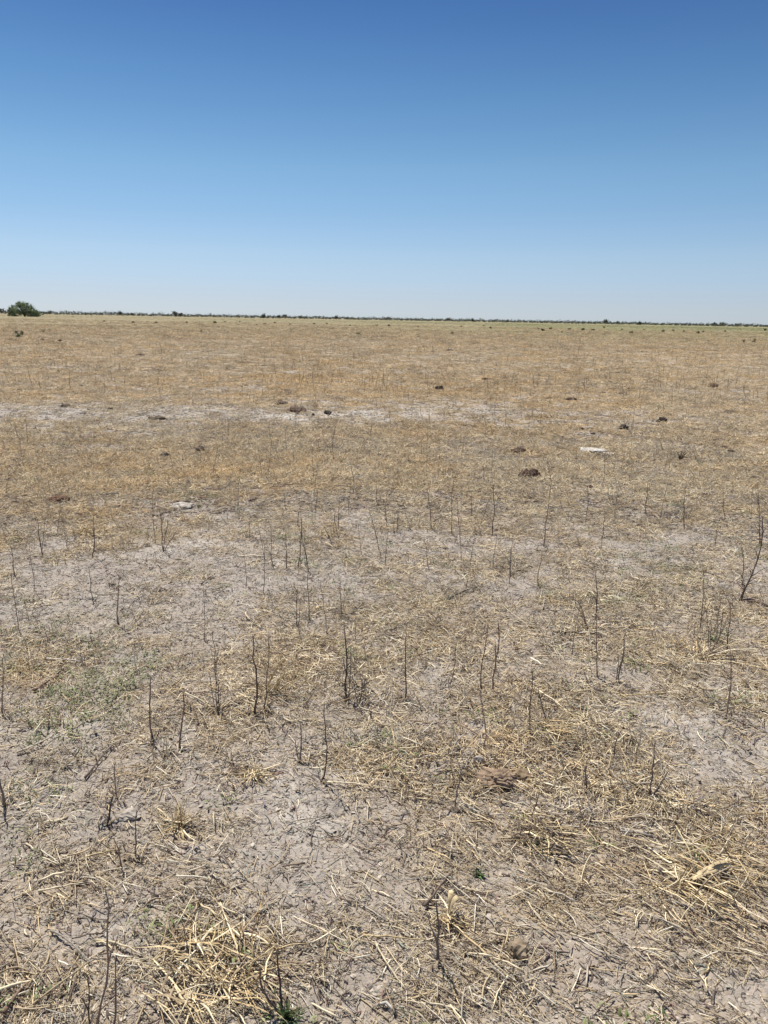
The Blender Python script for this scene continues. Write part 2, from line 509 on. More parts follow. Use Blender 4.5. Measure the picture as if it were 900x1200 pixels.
def straws(name, label, n, r0, r1, lmin, lmax, power, thr=.0, lift=.002, gain=1.0, wid=.0010, floor=.10):
    x, y = field_points(n, r0, r1, power=power)
    m = litter_mask(x, y)
    mm_ = np.clip((m - .28) / .62, 0, 1); mm_ = mm_ * mm_ * (3 - 2 * mm_)
    keep = rng.random(n) < np.clip(mm_ * gain + floor, 0, 1)
    x, y = x[keep], y[keep]; n = len(x)
    l = lmin * (lmax / lmin) ** (rng.random(n) ** 1.7)
    hx, hy = tilt(x, y, .03)
    # lay direction: mostly random; a lean to one diagonal at the right
    base = np.where(rng.random(n) < .30 + .25 * np.clip(x, 0, 1), R(-42) + rng.normal(0, .35, n), rng.random(n) * 2 * PI)
    ca, sa = np.cos(base), np.sin(base)
    slope = np.arctan(hx * ca + hy * sa)
    pitch = -slope + rng.normal(0, .10, n)
    roll = rng.random(n) * .8 - .4
    z = height(x, y) + lift + np.abs(np.sin(pitch + slope)) * l * .42 + rng.random(n) ** 2 * .012 * np.clip(litter_mask(x, y), 0, 1)
    rot = np.stack([roll, pitch, base], -1)
    rad = wid * np.exp(rng.normal(0, .38, n)) * (.6 + .4 * np.clip(l / .06, 0, 1.6))
    scl = np.stack([l, rad / .015, rad / .015], -1)
    scatter(name, label, np.stack([x, y, z], -1), rot, scl, rng.integers(0, PN, n), P_straw)

straws('straw_litter', 'loose dry straw lying over the near soil', 125000, 1.0, 8.5, .015, .10, 1.05, floor=.17, gain=.85)
straws('straw_litter', 'long pale straws strewn over the near soil', 2300, 1.0, 9, .07, .19, 1.0, lift=.004, wid=.0011, floor=.2)
straws('straw_crumbs', 'short broken bits of straw over the near soil', 260000, 1.0, 8.5, .004, .022, 1.05, lift=.001, gain=.75, wid=.0008, floor=.22)

# grey and dark broken bits of stalk, lying everywhere between the straw
protos = []
GB = [(.30, .26, .22), (.22, .18, .15), (.14, .105, .085), (.42, .37, .31), (.36, .31, .26), (.10, .08, .068), (.50, .44, .36), (.26, .20, .15)]
for i in range(24):
    cl = tuple(v * random.uniform(.85, 1.15) for v in (GB[i % 8],) for v in v)
    mb = single_straw(1.0, .015, random.choice((0, .5, 1)) * random.uniform(-.5, .5), random.random() < .3, cl)
    protos.append(mb.mesh('debris_%02d' % i, M_straw))
P_debris = prototypes('debris', protos)
def debris(n, r0, r1, lmin, lmax, power, wid):
    x, y = field_points(n, r0, r1, power=power)
    k = rng.random(n) < np.clip(.75 + .9 * fbm(x, y, .22, 101, 3), .12, 1)
    x, y = x[k], y[k]; n = len(x)
    l = lmin * (lmax / lmin) ** (rng.random(n) ** 1.6)
    rad = wid * np.exp(rng.normal(0, .4, n))
    z = height(x, y) + .001 + rng.random(n) ** 2 * .006
    scatter('broken_stalk_bits', 'grey and brown broken stalk bits littering the soil', np.stack([x, y, z], -1),
            np.stack([rng.random(n) - .5, rng.normal(0, .16, n), rng.random(n) * 6.28], -1), np.stack([l, rad / .015, rad / .015], -1), rng.integers(0, 24, n), P_debris)
debris(170000, 1.0, 9, .006, .07, 1.0, .0009)
debris(110000, 6, 22, .02, .14, 1.2, .0022)

# small tufts of lying and half standing straw, for the middle distance and beyond
protos = []
for v in range(10):
    mb = MB(); tc_ = straw_col()
    for k in range(30):
        a = random.uniform(0, 2 * PI); rr_ = .11 * math.sqrt(random.random())
        p = Vector((rr_ * math.cos(a), rr_ * math.sin(a), random.uniform(.0, .012)))
        d = random.uniform(0, 2 * PI); e = abs(random.gauss(0, .18)) if random.random() < .88 else random.uniform(.4, 1.2)
        L = random.uniform(.02, .10)
        q = p + Vector((math.cos(d) * math.cos(e), math.sin(d) * math.cos(e), math.sin(e))) * L
        mid = (p + q) / 2 + Vector((random.uniform(-.1, .1), random.uniform(-.1, .1), random.uniform(0, .08))) * L
        c = tc_ if random.random() < .35 else straw_col()
        c = tuple(min(.8, v * 1.10) for v in c)
        mb.tube([p, mid, q], [.0018, .0018, .0012], 3, c, False)
    protos.append(mb.mesh('straw_tuft_%02d' % v, M_straw))
P_tuft = prototypes('straw_tuft', protos)
def tufts(name, label, n, r0, r1, power, s0, s1, half=34, floor=.15, zs=1.0):
    x, y = field_points(n, r0, r1, half, power)
    m = litter_mask(x, y)
    if name == 'straw_clumps': m = np.clip(1.4 * fbm(x, y, 1.6, 95, 3) + 1.0 * fbm(x, y, 9, 96, 2) + .15, 0, 1)
    rd_ = np.hypot(x, y)
    stk = np.clip(blob(x, y, 310, 487, 340, 8) + blob(x, y, 560, 484, 120, 8), 0, 1) * np.clip(.75 + .8 * fbm(x, y, .7, 97, 2), .2, 1)
    keep = rng.random(n) < np.clip(m, floor, 1) * (1 - .6 * stk) * (1 - np.clip((rd_ - 60) / 70, 0, .93) * np.clip(.8 + 1.2 * fbm(x, y, 22, 55, 3), 0.2, 1))
    x, y = x[keep], y[keep]; n = len(x)
    r = np.hypot(x, y)
    s = (s0 + (s1 - s0) * np.clip((r - r0) / (r1 - r0), 0, 1)) * rng.uniform(.6, 1.4, n)
    hx, hy = tilt(x, y, .06)
    rz = rng.random(n) * 2 * PI
    # tilt the tuft with the ground: rotation about x and y before z is close enough for these small slopes
    rot = np.stack([np.zeros(n), np.zeros(n), rz], -1)
    scatter(name, label, np.stack([x, y, height(x, y) - .001], -1), rot, np.stack([s, s, s * zs], -1), rng.integers(0, 10, n), P_tuft)
tufts('straw_stubble', 'thin dry straw stubble over the near field', 14000, 2.2, 12, .7, .7, 1.0)
tufts('straw_stubble', 'dry straw stubble over the middle and far field', 200000, 7, 220, 1.5, 1.0, 5.0, zs=.75, floor=.2)
tufts('straw_clumps', 'thicker clumps of dry grass over the far field', 26000, 9, 150, 1.3, 1.2, 5.0, zs=1.3, floor=.05)

# crumbs of soil
protos = []
for v in range(8):
    bm = bmesh.new(); bmesh.ops.create_icosphere(bm, subdivisions=1, radius=1)
    mb = MB()
    c = [(.36, .30, .24), (.42, .36, .29), (.31, .25, .195), (.47, .42, .35), (.38, .32, .26), (.40, .35, .29), (.45, .40, .335), (.34, .28, .22)][v]
    for q in bm.verts:
        mb.v.append(q.co * random.uniform(.55, 1.25)); mb.c.append(c)
    mb.f = [tuple(x.index for x in f_.verts) for f_ in bm.faces]; bm.free()
    protos.append(mb.mesh('crumb_%02d' % v, M_crumb, False))
P_crumb = prototypes('crumb', protos)
def crumbs(n, r0, r1, s0, s1):
    x, y = field_points(n, r0, r1, power=1.2)
    s = s0 * (s1 / s0) ** (rng.random(n) ** 3)
    rot = np.stack([rng.normal(0, .25, n), rng.normal(0, .25, n), rng.random(n) * 6.28], -1)
    scl = np.stack([s * rng.uniform(.7, 1.5, n), s * rng.uniform(.7, 1.3, n), s * rng.uniform(.3, .6, n)], -1)
    scatter('soil_crumbs', 'small crumbs of dry soil between the straw', np.stack([x, y, height(x, y) + s * .02], -1), rot, scl, rng.integers(0, 8, n), P_crumb)
crumbs(90000, 1.0, 8, .0013, .0085)
crumbs(12000, 7, 30, .005, .02)

# dark crumbled plant debris and green seedlings
protos = []
for v in range(6):
    mb = MB()
    for k in range(16):
        a = random.uniform(0, 2 * PI); rr_ = .05 * math.sqrt(random.random())
        p = Vector((rr_ * math.cos(a), rr_ * math.sin(a), random.uniform(.0, .02)))
        d = random.uniform(0, 2 * PI); e = random.uniform(-.1, 1.0); L = random.uniform(.008, .022)
        q = p + Vector((math.cos(d) * math.cos(e), math.sin(d) * math.cos(e), abs(math.sin(e)))) * L
        k_ = random.uniform(.7, 1.3)
        g_ = random.choice([(.12, .15, .05), (.17, .20, .075), (.22, .23, .11)])
        mb.strip([p, (p + q) / 2 + Vector((0, 0, .003)), q], [.002, .006, .001], col=tuple(k_ * c for c in g_))
    protos.append(mb.mesh('seedling_%02d' % v, M_leaf))
P_green = prototypes('seedling', protos)
def greens(name, label, n, r0, r1, power, s0, s1):
    x, y = field_points(n, r0, r1, power=power)
    m = green_mask(x, y)
    keep = rng.random(n) < np.clip(m * 1.2 - .05, 0.01, 1)
    x, y = x[keep], y[keep]; n = len(x)
    s = rng.uniform(s0, s1, n)
    rot = np.stack([np.zeros(n), np.zeros(n), rng.random(n) * 6.28], -1)
    scatter(name, label, np.stack([x, y, height(x, y)], -1), rot, np.stack([s, s, s], -1), rng.integers(0, 6, n), P_green)
greens('green_seedlings', 'low green weeds creeping through the near straw', 24000, 1.2, 9, .7, .5, 1.2)
greens('green_seedlings', 'low green weeds in the middle of the field', 6000, 9, 60, 1.0, 1.2, 3)

# far green flush: low leafy clumps beyond eighty metres
def far_green():
    n = 90000
    x, y = field_points(n, 60, 700, 34, 1.4)
    th = np.arctan2(x, y); r = np.hypot(x, y)
    m = np.clip(.45 + 1.0 * fbm(x, y, 30, 51, 3), 0, 1) * np.clip((r - 50) / 70, .05, 1) * np.clip(.6 + 1.0 * th, .3, 1)
    k = rng.random(n) < m
    x, y = x[k], y[k]; n = len(x); r = r[k]
    s = rng.uniform(4, 9, n) * np.clip(r / 250, .6, 1.6)
    rot = np.stack([np.zeros(n), np.zeros(n), rng.random(n) * 6.28], -1)
    scatter('green_grass', 'far flush of low green growth below the horizon', np.stack([x, y, height(x, y)], -1), rot,
            np.stack([s, s, s * .75], -1), rng.integers(0, 6, n), P_green)
far_green()

# ------------------------------------------------------------------ standing dead stalks
def stalk_points(base, top, wob=.02, n=9, r=random):
    L = (top - base).length
    side = Vector((r.uniform(-1, 1), r.uniform(-1, 1), 0)) * wob * L
    s2 = Vector((r.uniform(-1, 1), r.uniform(-1, 1), 0)) * wob * L
    pts = []
    for i in range(n):
        t = i / (n - 1)
        p = base.lerp(top, t) + side * math.sin(PI * t) * 1.6 + s2 * math.sin(2 * PI * t)
        p += Vector((r.uniform(-1, 1), r.uniform(-1, 1), 0)) * .012 * L * (0 < i < n - 1)
        pts.append(p)
    return pts

STK = [(.20, .145, .115), (.24, .175, .14), (.15, .11, .095), (.30, .23, .175), (.22, .18, .155)]
def stem_mesh_into(mb, pts, r0, col, sides=6):
    n = len(pts)
    rad = [r0 * (1 - .55 * (i / (n - 1))) * (1.0 + .25 * (i % 2)) for i in range(n)]
    rad[0] *= 1.5
    mb.tube(pts, rad, sides, col)

def twigs_into(mb, pts, r0, col, count, lo=.15, hi=.95, ln=.05, r=random):
    L = (pts[-1] - pts[0]).length
    for _ in range(count):
        t = r.uniform(lo, hi); i = min(int(t * (len(pts) - 1)), len(pts) - 2)
        p = pts[i].lerp(pts[i + 1], t * (len(pts) - 1) - i)
        a = r.uniform(0, 2 * PI); l = r.uniform(.4, 1.3) * ln
        d = Vector((math.cos(a) * .7, math.sin(a) * .7, r.uniform(.2, 1.1))).normalized()
        mb.tube([p, p + d * l * .5 + Vector((0, 0, .004)), p + d * l + Vector((0, 0, l * .15))], [r0 * .5, r0 * .4, r0 * .22], 4, col)

GS = 'dead weed stalks standing in the field'
def stalk(label, base_px, tops, rad=.0032, name='dead_stalk', twigs=5, ln=.035, col=None, group=GS):
    """one dead plant: every upright of it a child named stem"""
    b = spot(*base_px)
    t = thing(name, label, 'dead weed', b, 0, group)
    for k, tp in enumerate(tops):
        if len(tp) > 2: pts_px = tp
        top = above(b, tp[0], tp[1])
        kk_ = random.uniform(.8, 1.2)
        top.y += random.uniform(-.04, .04)
        c = col or random.choice(STK)
        mb = MB()
        off = Vector((random.uniform(-.008, .008), random.uniform(-.008, .008), 0)) * (k > 0)
        pts = stalk_points(Vector((0, 0, -.012)) + off, top - b, .02)
        if len(tp) > 2:      # bowed stem: third value is the sideways bow as a share of its length
            L = (top - b).length
            for i, p in enumerate(pts): p.x += tp[2] * L * math.sin(PI * i / (len(pts) - 1))
        rr_ = rad * random.uniform(.85, 1.15) * (1 if k == 0 else .8)
        stem_mesh_into(mb, pts, rr_, c)
        mb.build('stem', M_stalk, t)
        if random.random() < .45:
            i_ = random.randint(2, 5); q0 = pts[i_]; lf = (pts[-1] - q0).length * random.uniform(.35, .8); az = random.uniform(0, 6.28)
            dd = Vector((math.cos(az) * .35, math.sin(az) * .35, 1)).normalized()
            fb = MB(); stem_mesh_into(fb, [q0 + dd * lf * u + Vector((random.uniform(-1, 1), random.uniform(-1, 1), 0)) * .02 * lf * (u > 0) for u in (0, .25, .5, .75, 1)], rr_ * .6, c, 5)
            fb.build('branch', M_stalk, t)
        if twigs:
            for _ in range(twigs):
                tw = MB(); twigs_into(tw, pts, rr_, c, 1, ln=ln); tw.build('side_twig', M_stalk, t)
    # a little dry leaf litter caught at the foot
    mb = MB()
    for _ in range(7):
        a = random.uniform(0, 2 * PI); l = random.uniform(.015, .05)
        p = Vector((random.uniform(-.02, .02), random.uniform(-.02, .02), random.uniform(0, .008)))
        mb.strip([p, p + Vector((math.cos(a) * l * .5, math.sin(a) * l * .5, .012)), p + Vector((math.cos(a) * l, math.sin(a) * l, .002))],
                 [.002, .006, .001], col=random.choice([(.10, .08, .065), (.2, .15, .10), (.3, .24, .16)]))
    tag(mb.build('withered_leaves', M_stalk, t), kind='stuff')
    return t

near = [
 ('tall straight dark stalk above the golden straw tuft, left of centre', (298, 838), [(298, 741)], .0045),
 ('paired thin stalks left of the tall straight dark stalk', (256, 836), [(247, 738), (256, 768)], .003),
 ('thin stalk just right of the tall straight dark stalk', (310, 834), [(313, 745)], .0028),
 ('short knobbly dark stalk with a thick foot beside the green weeds', (178, 868), [(178, 790, -.05)], .0042),
 ('stubby dark stalk right of the green weed patch', (211, 880), [(212, 814)], .0038),
 ('thick brown stalk cut by the left edge, upper one', (3, 838), [(1, 772)], .004),
 ('thick leaning stalk at the left edge above the bare clay', (6, 943), [(-4, 868)], .0055),
 ('short leaning stalk over the pale clod near the left', (138, 937), [(131, 898)], .003),
 ('short forked stub standing beside the pale clod near the left', (123, 969), [(129, 938)], .0038),
 ('dark stalk doubled at its foot in the centre left', (407, 820), [(404, 734), (411, 765)], .004),
 ('straight dark stalk at the centre above the straw', (474, 820), [(476, 734)], .0042),
 ('slanting dark stalk bent near its foot left of centre', (375, 915), [(381, 820, .06)], .0036),
 ('low stump of a stalk with broken tip left of centre', (352, 894), [(350, 852), (344, 870)], .0036),
 ('thin stalk leaning right at the centre', (527, 803), [(534, 748)], .0028),
 ('taller of two leaning reddish stalks right of centre', (577, 811), [(584, 728)], .0042),
 ('slimmer of two leaning reddish stalks right of centre', (563, 810), [(573, 735)], .0028),
 ('wavy thin stalk standing above the round grey pebble', (566, 877), [(562, 803, .04)], .003),
 ('short slanting stalk left of the brown dung pat', (533, 950), [(543, 905)], .003),
 ('forked dark stalk leaning right on the right half', (722, 800), [(731, 738), (727, 770)], .0038),
 ('thin straight stalk beside the forked leaning stalk', (700, 794), [(696, 718)], .003),
 ('leaning stalk with black foot near the right edge', (849, 843), [(861, 764, .04)], .0032),
 ('low dark peg of a stalk above the dung pat on its right', (688, 928), [(688, 897)], .003),
 ('short slanting stalk between straw heaps on the right', (718, 890), [(725, 852)], .0032),
 ('branching dark stalk in bare soil on the right', (760, 932), [(766, 864), (780, 898)], .0042),
 ('faint thin stalk in straw right of centre', (622, 863), [(626, 788)], .0026),
 ('thin upright stalk over bare soil at lower left', (157, 1008), [(157, 955)], .0028),
 ('slender stalk leaning left over bare soil at lower left', (142, 1014), [(138, 972)], .0028),
 ('tallest foreground stalk at the bottom left corner', (112, 1206), [(123, 1042, .02)], .0034),
 ('thin short stalk left of the tallest foreground stalk', (105, 1204), [(105, 1137)], .0026),
 ('thin short stalk right of the tallest foreground stalk', (131, 1204), [(133, 1127)], .0026),
 ('brown foreground stalk beside the pale husk bunch', (512, 1127), [(510, 1044)], .0042),
 ('forked blackened stalk rising from the dark green tuft', (328, 1187), [(307, 1120, -.05), (323, 1128)], .0042),
]
for lb, b, tops, rd in near: stalk(lb, b, tops, rd * .80, twigs=random.randint(3, 8), ln=.03)

mid = [
 ('low three-armed dead plant left of centre in grey soil', (192, 645), [(187, 594), (197, 608), (208, 620)], .0048),
 ('dark stalk with a knobbly foot in grey soil at left', (108, 654), [(109, 604)], .005),
 ('paired thin stalks near the left edge in grey soil', (50, 650), [(47, 608), (55, 608)], .004),
 ('short black stalk close to the left edge', (17, 674), [(13, 638)], .0048),
 ('thick dark stalk alone in pale soil at left', (138, 732), [(139, 671)], .0052),
 ('faint slanting stalk left of the thick dark one', (110, 707), [(103, 663)], .0034),
 ('thin stalk in the straw behind the paired stalks', (68, 628), [(70, 598)], .0036),
 ('left one of three dark stalks beside the pale patch', (320, 664), [(318, 614)], .0042),
 ('middle one of three dark stalks beside the pale patch', (335, 667), [(335, 620)], .0042),
 ('right and tallest of three dark stalks beside the pale patch', (350, 666), [(354, 604, .03)], .0046),
 ('thin stalk at the left edge of the round pale patch', (398, 620), [(397, 583)], .0042),
 ('stalk standing above the round pale patch', (414, 578), [(410, 541, .04)], .005),
 ('first stalk right of the round pale patch', (453, 618), [(452, 589)], .0045),
 ('second stalk right of the round pale patch', (465, 624), [(465, 598)], .004),
 ('dark forked stalk by the fallen twig right of the pale patch', (505, 621), [(501, 574), (515, 606)], .0048),
 ('tall thin stalk in grey straw right of centre', (530, 627), [(531, 563)], .004),
 ('tall thin stalk further right of the fallen twig', (577, 627), [(577, 563)], .004),
 ('short stalk behind the two tall thin ones', (552, 605), [(553, 579)], .004),
 ('small leaning stalk in orange straw left of centre', (369, 598), [(372, 576)], .004),
 ('stalk leaning left below the round pale patch', (390, 637), [(380, 616)], .0036),
 ('faint thin stalk under the round pale patch', (423, 650), [(420, 612)], .003),
 ('tall faint stalk in yellow straw at the centre left', (363, 727), [(361, 665)], .0032),
 ('shorter faint stalk left of the tall faint one', (348, 735), [(348, 690)], .003),
 ('tallest thin stalk of the right half with a black foot', (637, 641), [(641, 538, .02)], .0048),
 ('curved stalk just below the tallest one on the right', (631, 687), [(634, 643)], .004),
 ('dark upright stalk with pale twigs at its foot on the right', (698, 726), [(698, 670)], .0046),
 ('pale slanting stalk crossing left of the dark upright', (688, 733), [(677, 704)], .0042),
 ('stalk behind the silvery litter heap', (757, 603), [(757, 564)], .0046),
 ('thin tall stalk right of the silvery litter heap', (802, 621), [(802, 568)], .0044),
 ('very straight thin stalk left of the long bowed branch', (820, 738), [(820, 664)], .0036),
 ('short reddish stalk in front of the long bowed branch', (870, 688), [(870, 648)], .0044),
 ('leaning stalk under the long bowed branch', (850, 770), [(858, 706)], .0042),
 ('second leaning stalk left of the one under the bowed branch', (839, 757), [(846, 712)], .0034),
 ('thin stalk above the orange straw on the right', (686, 612), [(688, 571)], .004),
 ('thin stalk with dark foot on the right', (707, 630), [(709, 598)], .004),
 ('short stalk near the right edge in bluish straw', (850, 612), [(849, 576)], .004),
 ('slim stalk by the right edge beyond the bowed branch', (889, 640), [(890, 566)], .0042),
]
for lb, b, tops, rd in mid: stalk(lb, b, tops, rd * .66, twigs=4, ln=.04)
# the long bowed branch near the right edge
b = spot(866, 706)
t = thing('dead_stalk', 'long bowed dark branch near the right edge', 'dead weed', b, 0, GS)
pts = [Vector((0, 0, -.01))]
for px, py in ((872, 692), (880, 676), (888, 655), (892, 640), (894, 622), (893, 604)): pts.append(above(b, px, py) - b)
mb = MB(); stem_mesh_into(mb, pts, .0048, STK[2]); mb.build('stem', M_stalk, t)
for px, py, i_ in ((862, 668, 1), (858, 684, 1), (878, 640, 3), (899, 664, 2), (884, 612, 4), (850, 694, 0)):
    q0 = pts[i_]; q1 = above(b, px, py) - b + Vector((0, random.uniform(-.06, .06), 0))
    mb = MB(); mb.tube([q0, q0.lerp(q1, .5) + Vector((.01, 0, .012)), q1], [.0026, .002, .001], 5, STK[0]); mb.build('branch', M_stalk, t)
for k in range(10): mb = MB(); twigs_into(mb, pts, .0035, STK[2], 1, ln=.05); mb.build('side_twig', M_stalk, t)
for k in range(7):
    mb = MB()
    a = random.uniform(-1.2, 1.2); l = random.uniform(.08, .2)
    mb.tube([Vector((0, 0, .01)), Vector((math.cos(a) * l * .6, math.sin(a) * l * .5, .03)), Vector((math.cos(a) * l, math.sin(a) * l, .012))], [.004, .003, .002], 4, STK[0])
    mb.build('fallen_shoot', M_stalk, t)

for lb, b_, tops in [
    ('loose cluster of thin twigs left of the long bowed branch', (830, 772), [(822, 690), (836, 715), (846, 708, .05), (856, 716), (812, 742), (862, 735)]),
    ('thin spreading twigs at the foot of the long bowed branch', (862, 722), [(846, 690), (856, 680), (884, 700), (838, 712), (893, 712)]),
    ('low spray of thin grey twigs at right of centre', (692, 740), [(672, 700), (664, 716), (706, 712), (716, 725)]),
    ('small branching weed between the paired stalks at left', (252, 832), [(244, 790), (262, 800), (270, 810)]),
    ('low forked weed beyond the brown dung pat', (640, 840), [(632, 806), (650, 812), (655, 822)]),
    ('spreading thin twigs under the straight central stalk', (420, 822), [(412, 792), (430, 796), (438, 810), (426, 780)]),
]:
    stalk(lb, b_, tops, .0019, name='dead_weed', twigs=3, ln=.04)

# unnamed thin stalks: prototypes copied over the field
protos = []
for v in range(9):
    mb = MB(); L = 1.0
    top = Vector((random.gauss(0, .05), random.gauss(0, .05), 1))
    c = random.choice(STK)
    pts = stalk_points(Vector((0, 0, -.03)), top, .02)
    stem_mesh_into(mb, pts, .0115, c, 5)
    twigs_into(mb, pts, .010, c, random.randint(3, 8), ln=.09)
    if v % 3 == 0:
        pts = stalk_points(Vector((.02, 0, -.02)), Vector((random.uniform(-.2, .3), random.uniform(-.1, .1), random.uniform(.4, .7))), .03)
        stem_mesh_into(mb, pts, .008, c, 5)
    protos.append(mb.mesh('dead_stalk', M_stalk))
def scatter_stalks():
    n = 0
    where = ('at the left', 'in the middle', 'at the right')
    bands = [(3.2, 5.2, 26, 'among the foreground straw'), (5.2, 9.0, 72, 'on the grey soil of the middle ground'),
             (9.0, 20.0, 130, 'far out around the pale soil streak')]
    for r0, r1, cnt, bn in bands:
        k = 0
        while k < cnt:
            r = math.sqrt(random.uniform(r0 ** 2, r1 ** 2)); th = R(random.uniform(-29, 29))
            x, y = r * math.sin(th), r * math.cos(th)
            dens = .5 + 1.2 * float(perlin(np.array([x / (.15 * r)]), np.array([y / (.3 * r)]), 77)[0])
            if random.random() > dens: continue
            o = bpy.data.objects.new('dead_stalk', random.choice(protos)); C.objects.link(o)
            o.location = (x, y, hz(x, y))
            h = random.uniform(.12, .36) * (1.0 if r < 9 else 1.15)
            wd = .17 if r < 5 else .165 if r < 9 else .22
            o.scale = (wd, wd, h)
            if r >= 9: o.scale = (wd, wd, h)
            o.rotation_euler = (random.gauss(0, .10), random.gauss(0, .10), random.uniform(0, 6.28))
            sd = where[0 if th < R(-8.5) else 1 if th < R(8.5) else 2]
            tag(o, 'thin short dead stalk %s %s' % (bn, sd), 'dead weed', 'thin dead stalks %s %s' % (bn, sd))
            k += 1
scatter_stalks()
# still farther ones, past counting
x, y = field_points(1700, 16, 70, 32, 1.2)
dens = rng.random(len(x)) < np.clip(.45 + 1.1 * perlin(x / 3, y / 6, 78), 0, 1); x, y = x[dens], y[dens]; n = len(x)
hh = rng.uniform(.15, .42, n)
scatter('far_dead_stalks', 'countless thin stalks standing in the far field', np.stack([x, y, height(x, y)], -1),
        np.stack([rng.normal(0, .1, n), rng.normal(0, .1, n), rng.random(n) * 6.28], -1),
        np.stack([hh * 0 + .35, hh * 0 + .35, hh], -1), rng.integers(0, 9, n), prototypes('far_stalk', protos))

# ------------------------------------------------------------------ lying sticks and single long straws that can be picked out
def lying(label, a_px, b_px, rad, col, name='fallen_stalk', cat='stick', bow=.03, lift=.006, forks=0, group='fallen stalks on the ground'):
    a = spot(*a_px); b = spot(*b_px); rad *= .78
    L = (b - a).length
    d = (b - a) / L; nrm = Vector((-d.y, d.x, 0))
    pts = []; n = 9
    for i in range(n):
        t = i / (n - 1)
        p = a.lerp(b, t) + nrm * bow * L * math.sin(PI * t) + nrm * random.uniform(-.006, .006) * L
        p.z = hz(p.x, p.y)
        pts.append(p)
    zs = [p.z for p in pts]
    for i, p in enumerate(pts): p.z = .5 * p.z + .5 * (sum(zs) / n) + rad + lift + .006 * math.sin(PI * i / (n - 1))
    o = a.copy()
    root = thing(name, label, cat, o, 0, group)
    mb = MB(); stem_mesh_into(mb, [p - o for p in pts], rad, col); mb.build('stem', M_straw if col[0] > .3 else M_stalk, root)
    if forks:
        for k in range(forks):
            mb = MB()
            i = random.randint(2, n - 2); sd = random.choice((-1, 1)); l = L * random.uniform(.15, .35)
            q = pts[i] - o
            mb.tube([q, q + (d * .8 + nrm * sd * .5) * l * .5 + Vector((0, 0, .01)), q + (d * .9 + nrm * sd * .5) * l], [rad * .6, rad * .5, rad * .3], 5, col)
            mb.build('side_twig', M_stalk, root)
    return root
PALE = (.66, .56, .38); GOLD = (.60, .46, .25); DK = (.15, .112, .09); GREY = (.40, .35, .29)
for q in [
 ('straight dark stick lying on bare clay beside the left weeds', (100, 914), (135, 874), .004, DK),
 ('dark stick slanting away beside the rusty soil patch', (40, 812), (80, 787), .0055, (.17, .11, .08)),
 ('pale stalk lying across bare soil in the lower right', (668, 1098), (733, 1126), .0028, PALE),
 ('short very pale straw lying level at the centre', (466, 880), (518, 880), .003, PALE),
 ('pair-like long pale stalk level under the slanting dark stalk', (383, 919), (446, 925), .0035, PALE),
 ('pale stalk pointing down right from the bare clay at lower left', (112, 1106), (172, 1128), .0038, PALE),
 ('pale stalk lying level at the edge of the golden straw heap', (227, 1092), (283, 1100), .0038, GOLD),
 ('broad pale reed lying along the bottom left corner', (-4, 1166), (40, 1152), .005, PALE),
 ('long thin straw running down right from the husk bunch', (522, 1082), (604, 1156), .0036, GOLD),
 ('dark twig standing over the straw heap at the right', (774, 1020), (783, 1064), .0036, DK),
 ('long twin straw below the straw heap at the right', (810, 1062), (893, 1098), .0034, PALE),
 ('grey stalk running from heap to lower right of it', (780, 1056), (850, 1090), .003, GREY),
 ('dark stick lying level beyond the forked stalk', (646, 742), (702, 746), .0055, DK),
 ('pale stalk lying level above the right straw', (724, 817), (781, 814), .0038, GOLD),
 ('long pale straw pair level in the right middle', (626, 772), (690, 775), .0038, PALE),
 ('grey twig crossing the straw left of the dung pat', (555, 885), (545, 905), .0035, GREY),
 ('pale stick pointing at the pale clod on its left', (612, 948), (560, 938), .0032, PALE),
 ('broken dark branch leaning left of the husk bunch', (497, 1066), (530, 1022), .0045, DK),
 ('long grey straw crossing the left weeds', (20, 885), (108, 842), .0032, (.5, .43, .31)),
 ('grey broken cane above the left weed patch', (55, 775), (95, 778), .0065, (.5, .43, .36)),
 ('dark twig fallen right of the round pale patch', (506, 614), (528, 604), .006, DK),
 ('fallen dark branch on grey soil at the centre', (525, 704), (558, 690), .007, (.14, .12, .11)),
 ('thin level stick on soil in the far left middle', (40, 654), (76, 655), .005, PALE),
 ('forked dark twig lying left of the curved stalk', (600, 676), (624, 664), .005, DK),
 ('black twig slanting on grey soil at left', (236, 686), (252, 674), .005, DK),
 ('pale straw slanting down between stalks at left', (217, 814), (252, 835), .0035, PALE),
 ('brown stick under the left straws beside clay', (5, 1192), (36, 1152), .0055, (.20, .14, .10)),
 ('brown cane leaning in the golden straw heap', (193, 1188), (218, 1140), .0050, (.40, .31, .20)),
 ('level grey stick under the golden straw heap', (136, 1136), (172, 1137), .003, GREY),
 ('pale straw slanting over clay at lower centre', (440, 1108), (478, 1166), .003, PALE),
 ('long level straw at lower centre', (425, 1098), (500, 1106), .003, GOLD),
 ('long thin straw across lower left soil', (60, 1094), (108, 1132), .003, GREY),
 ('golden straw reaching right over bare soil', (100, 1008), (142, 998), .004, GOLD),
 ('golden straw slanting up from lower left', (45, 1047), (104, 1038), .0034, PALE),
]:
    lying(q[0], q[1], q[2], q[3], q[4], bow=random.uniform(-.05, .05), forks=1 if q[4] == DK else 0)

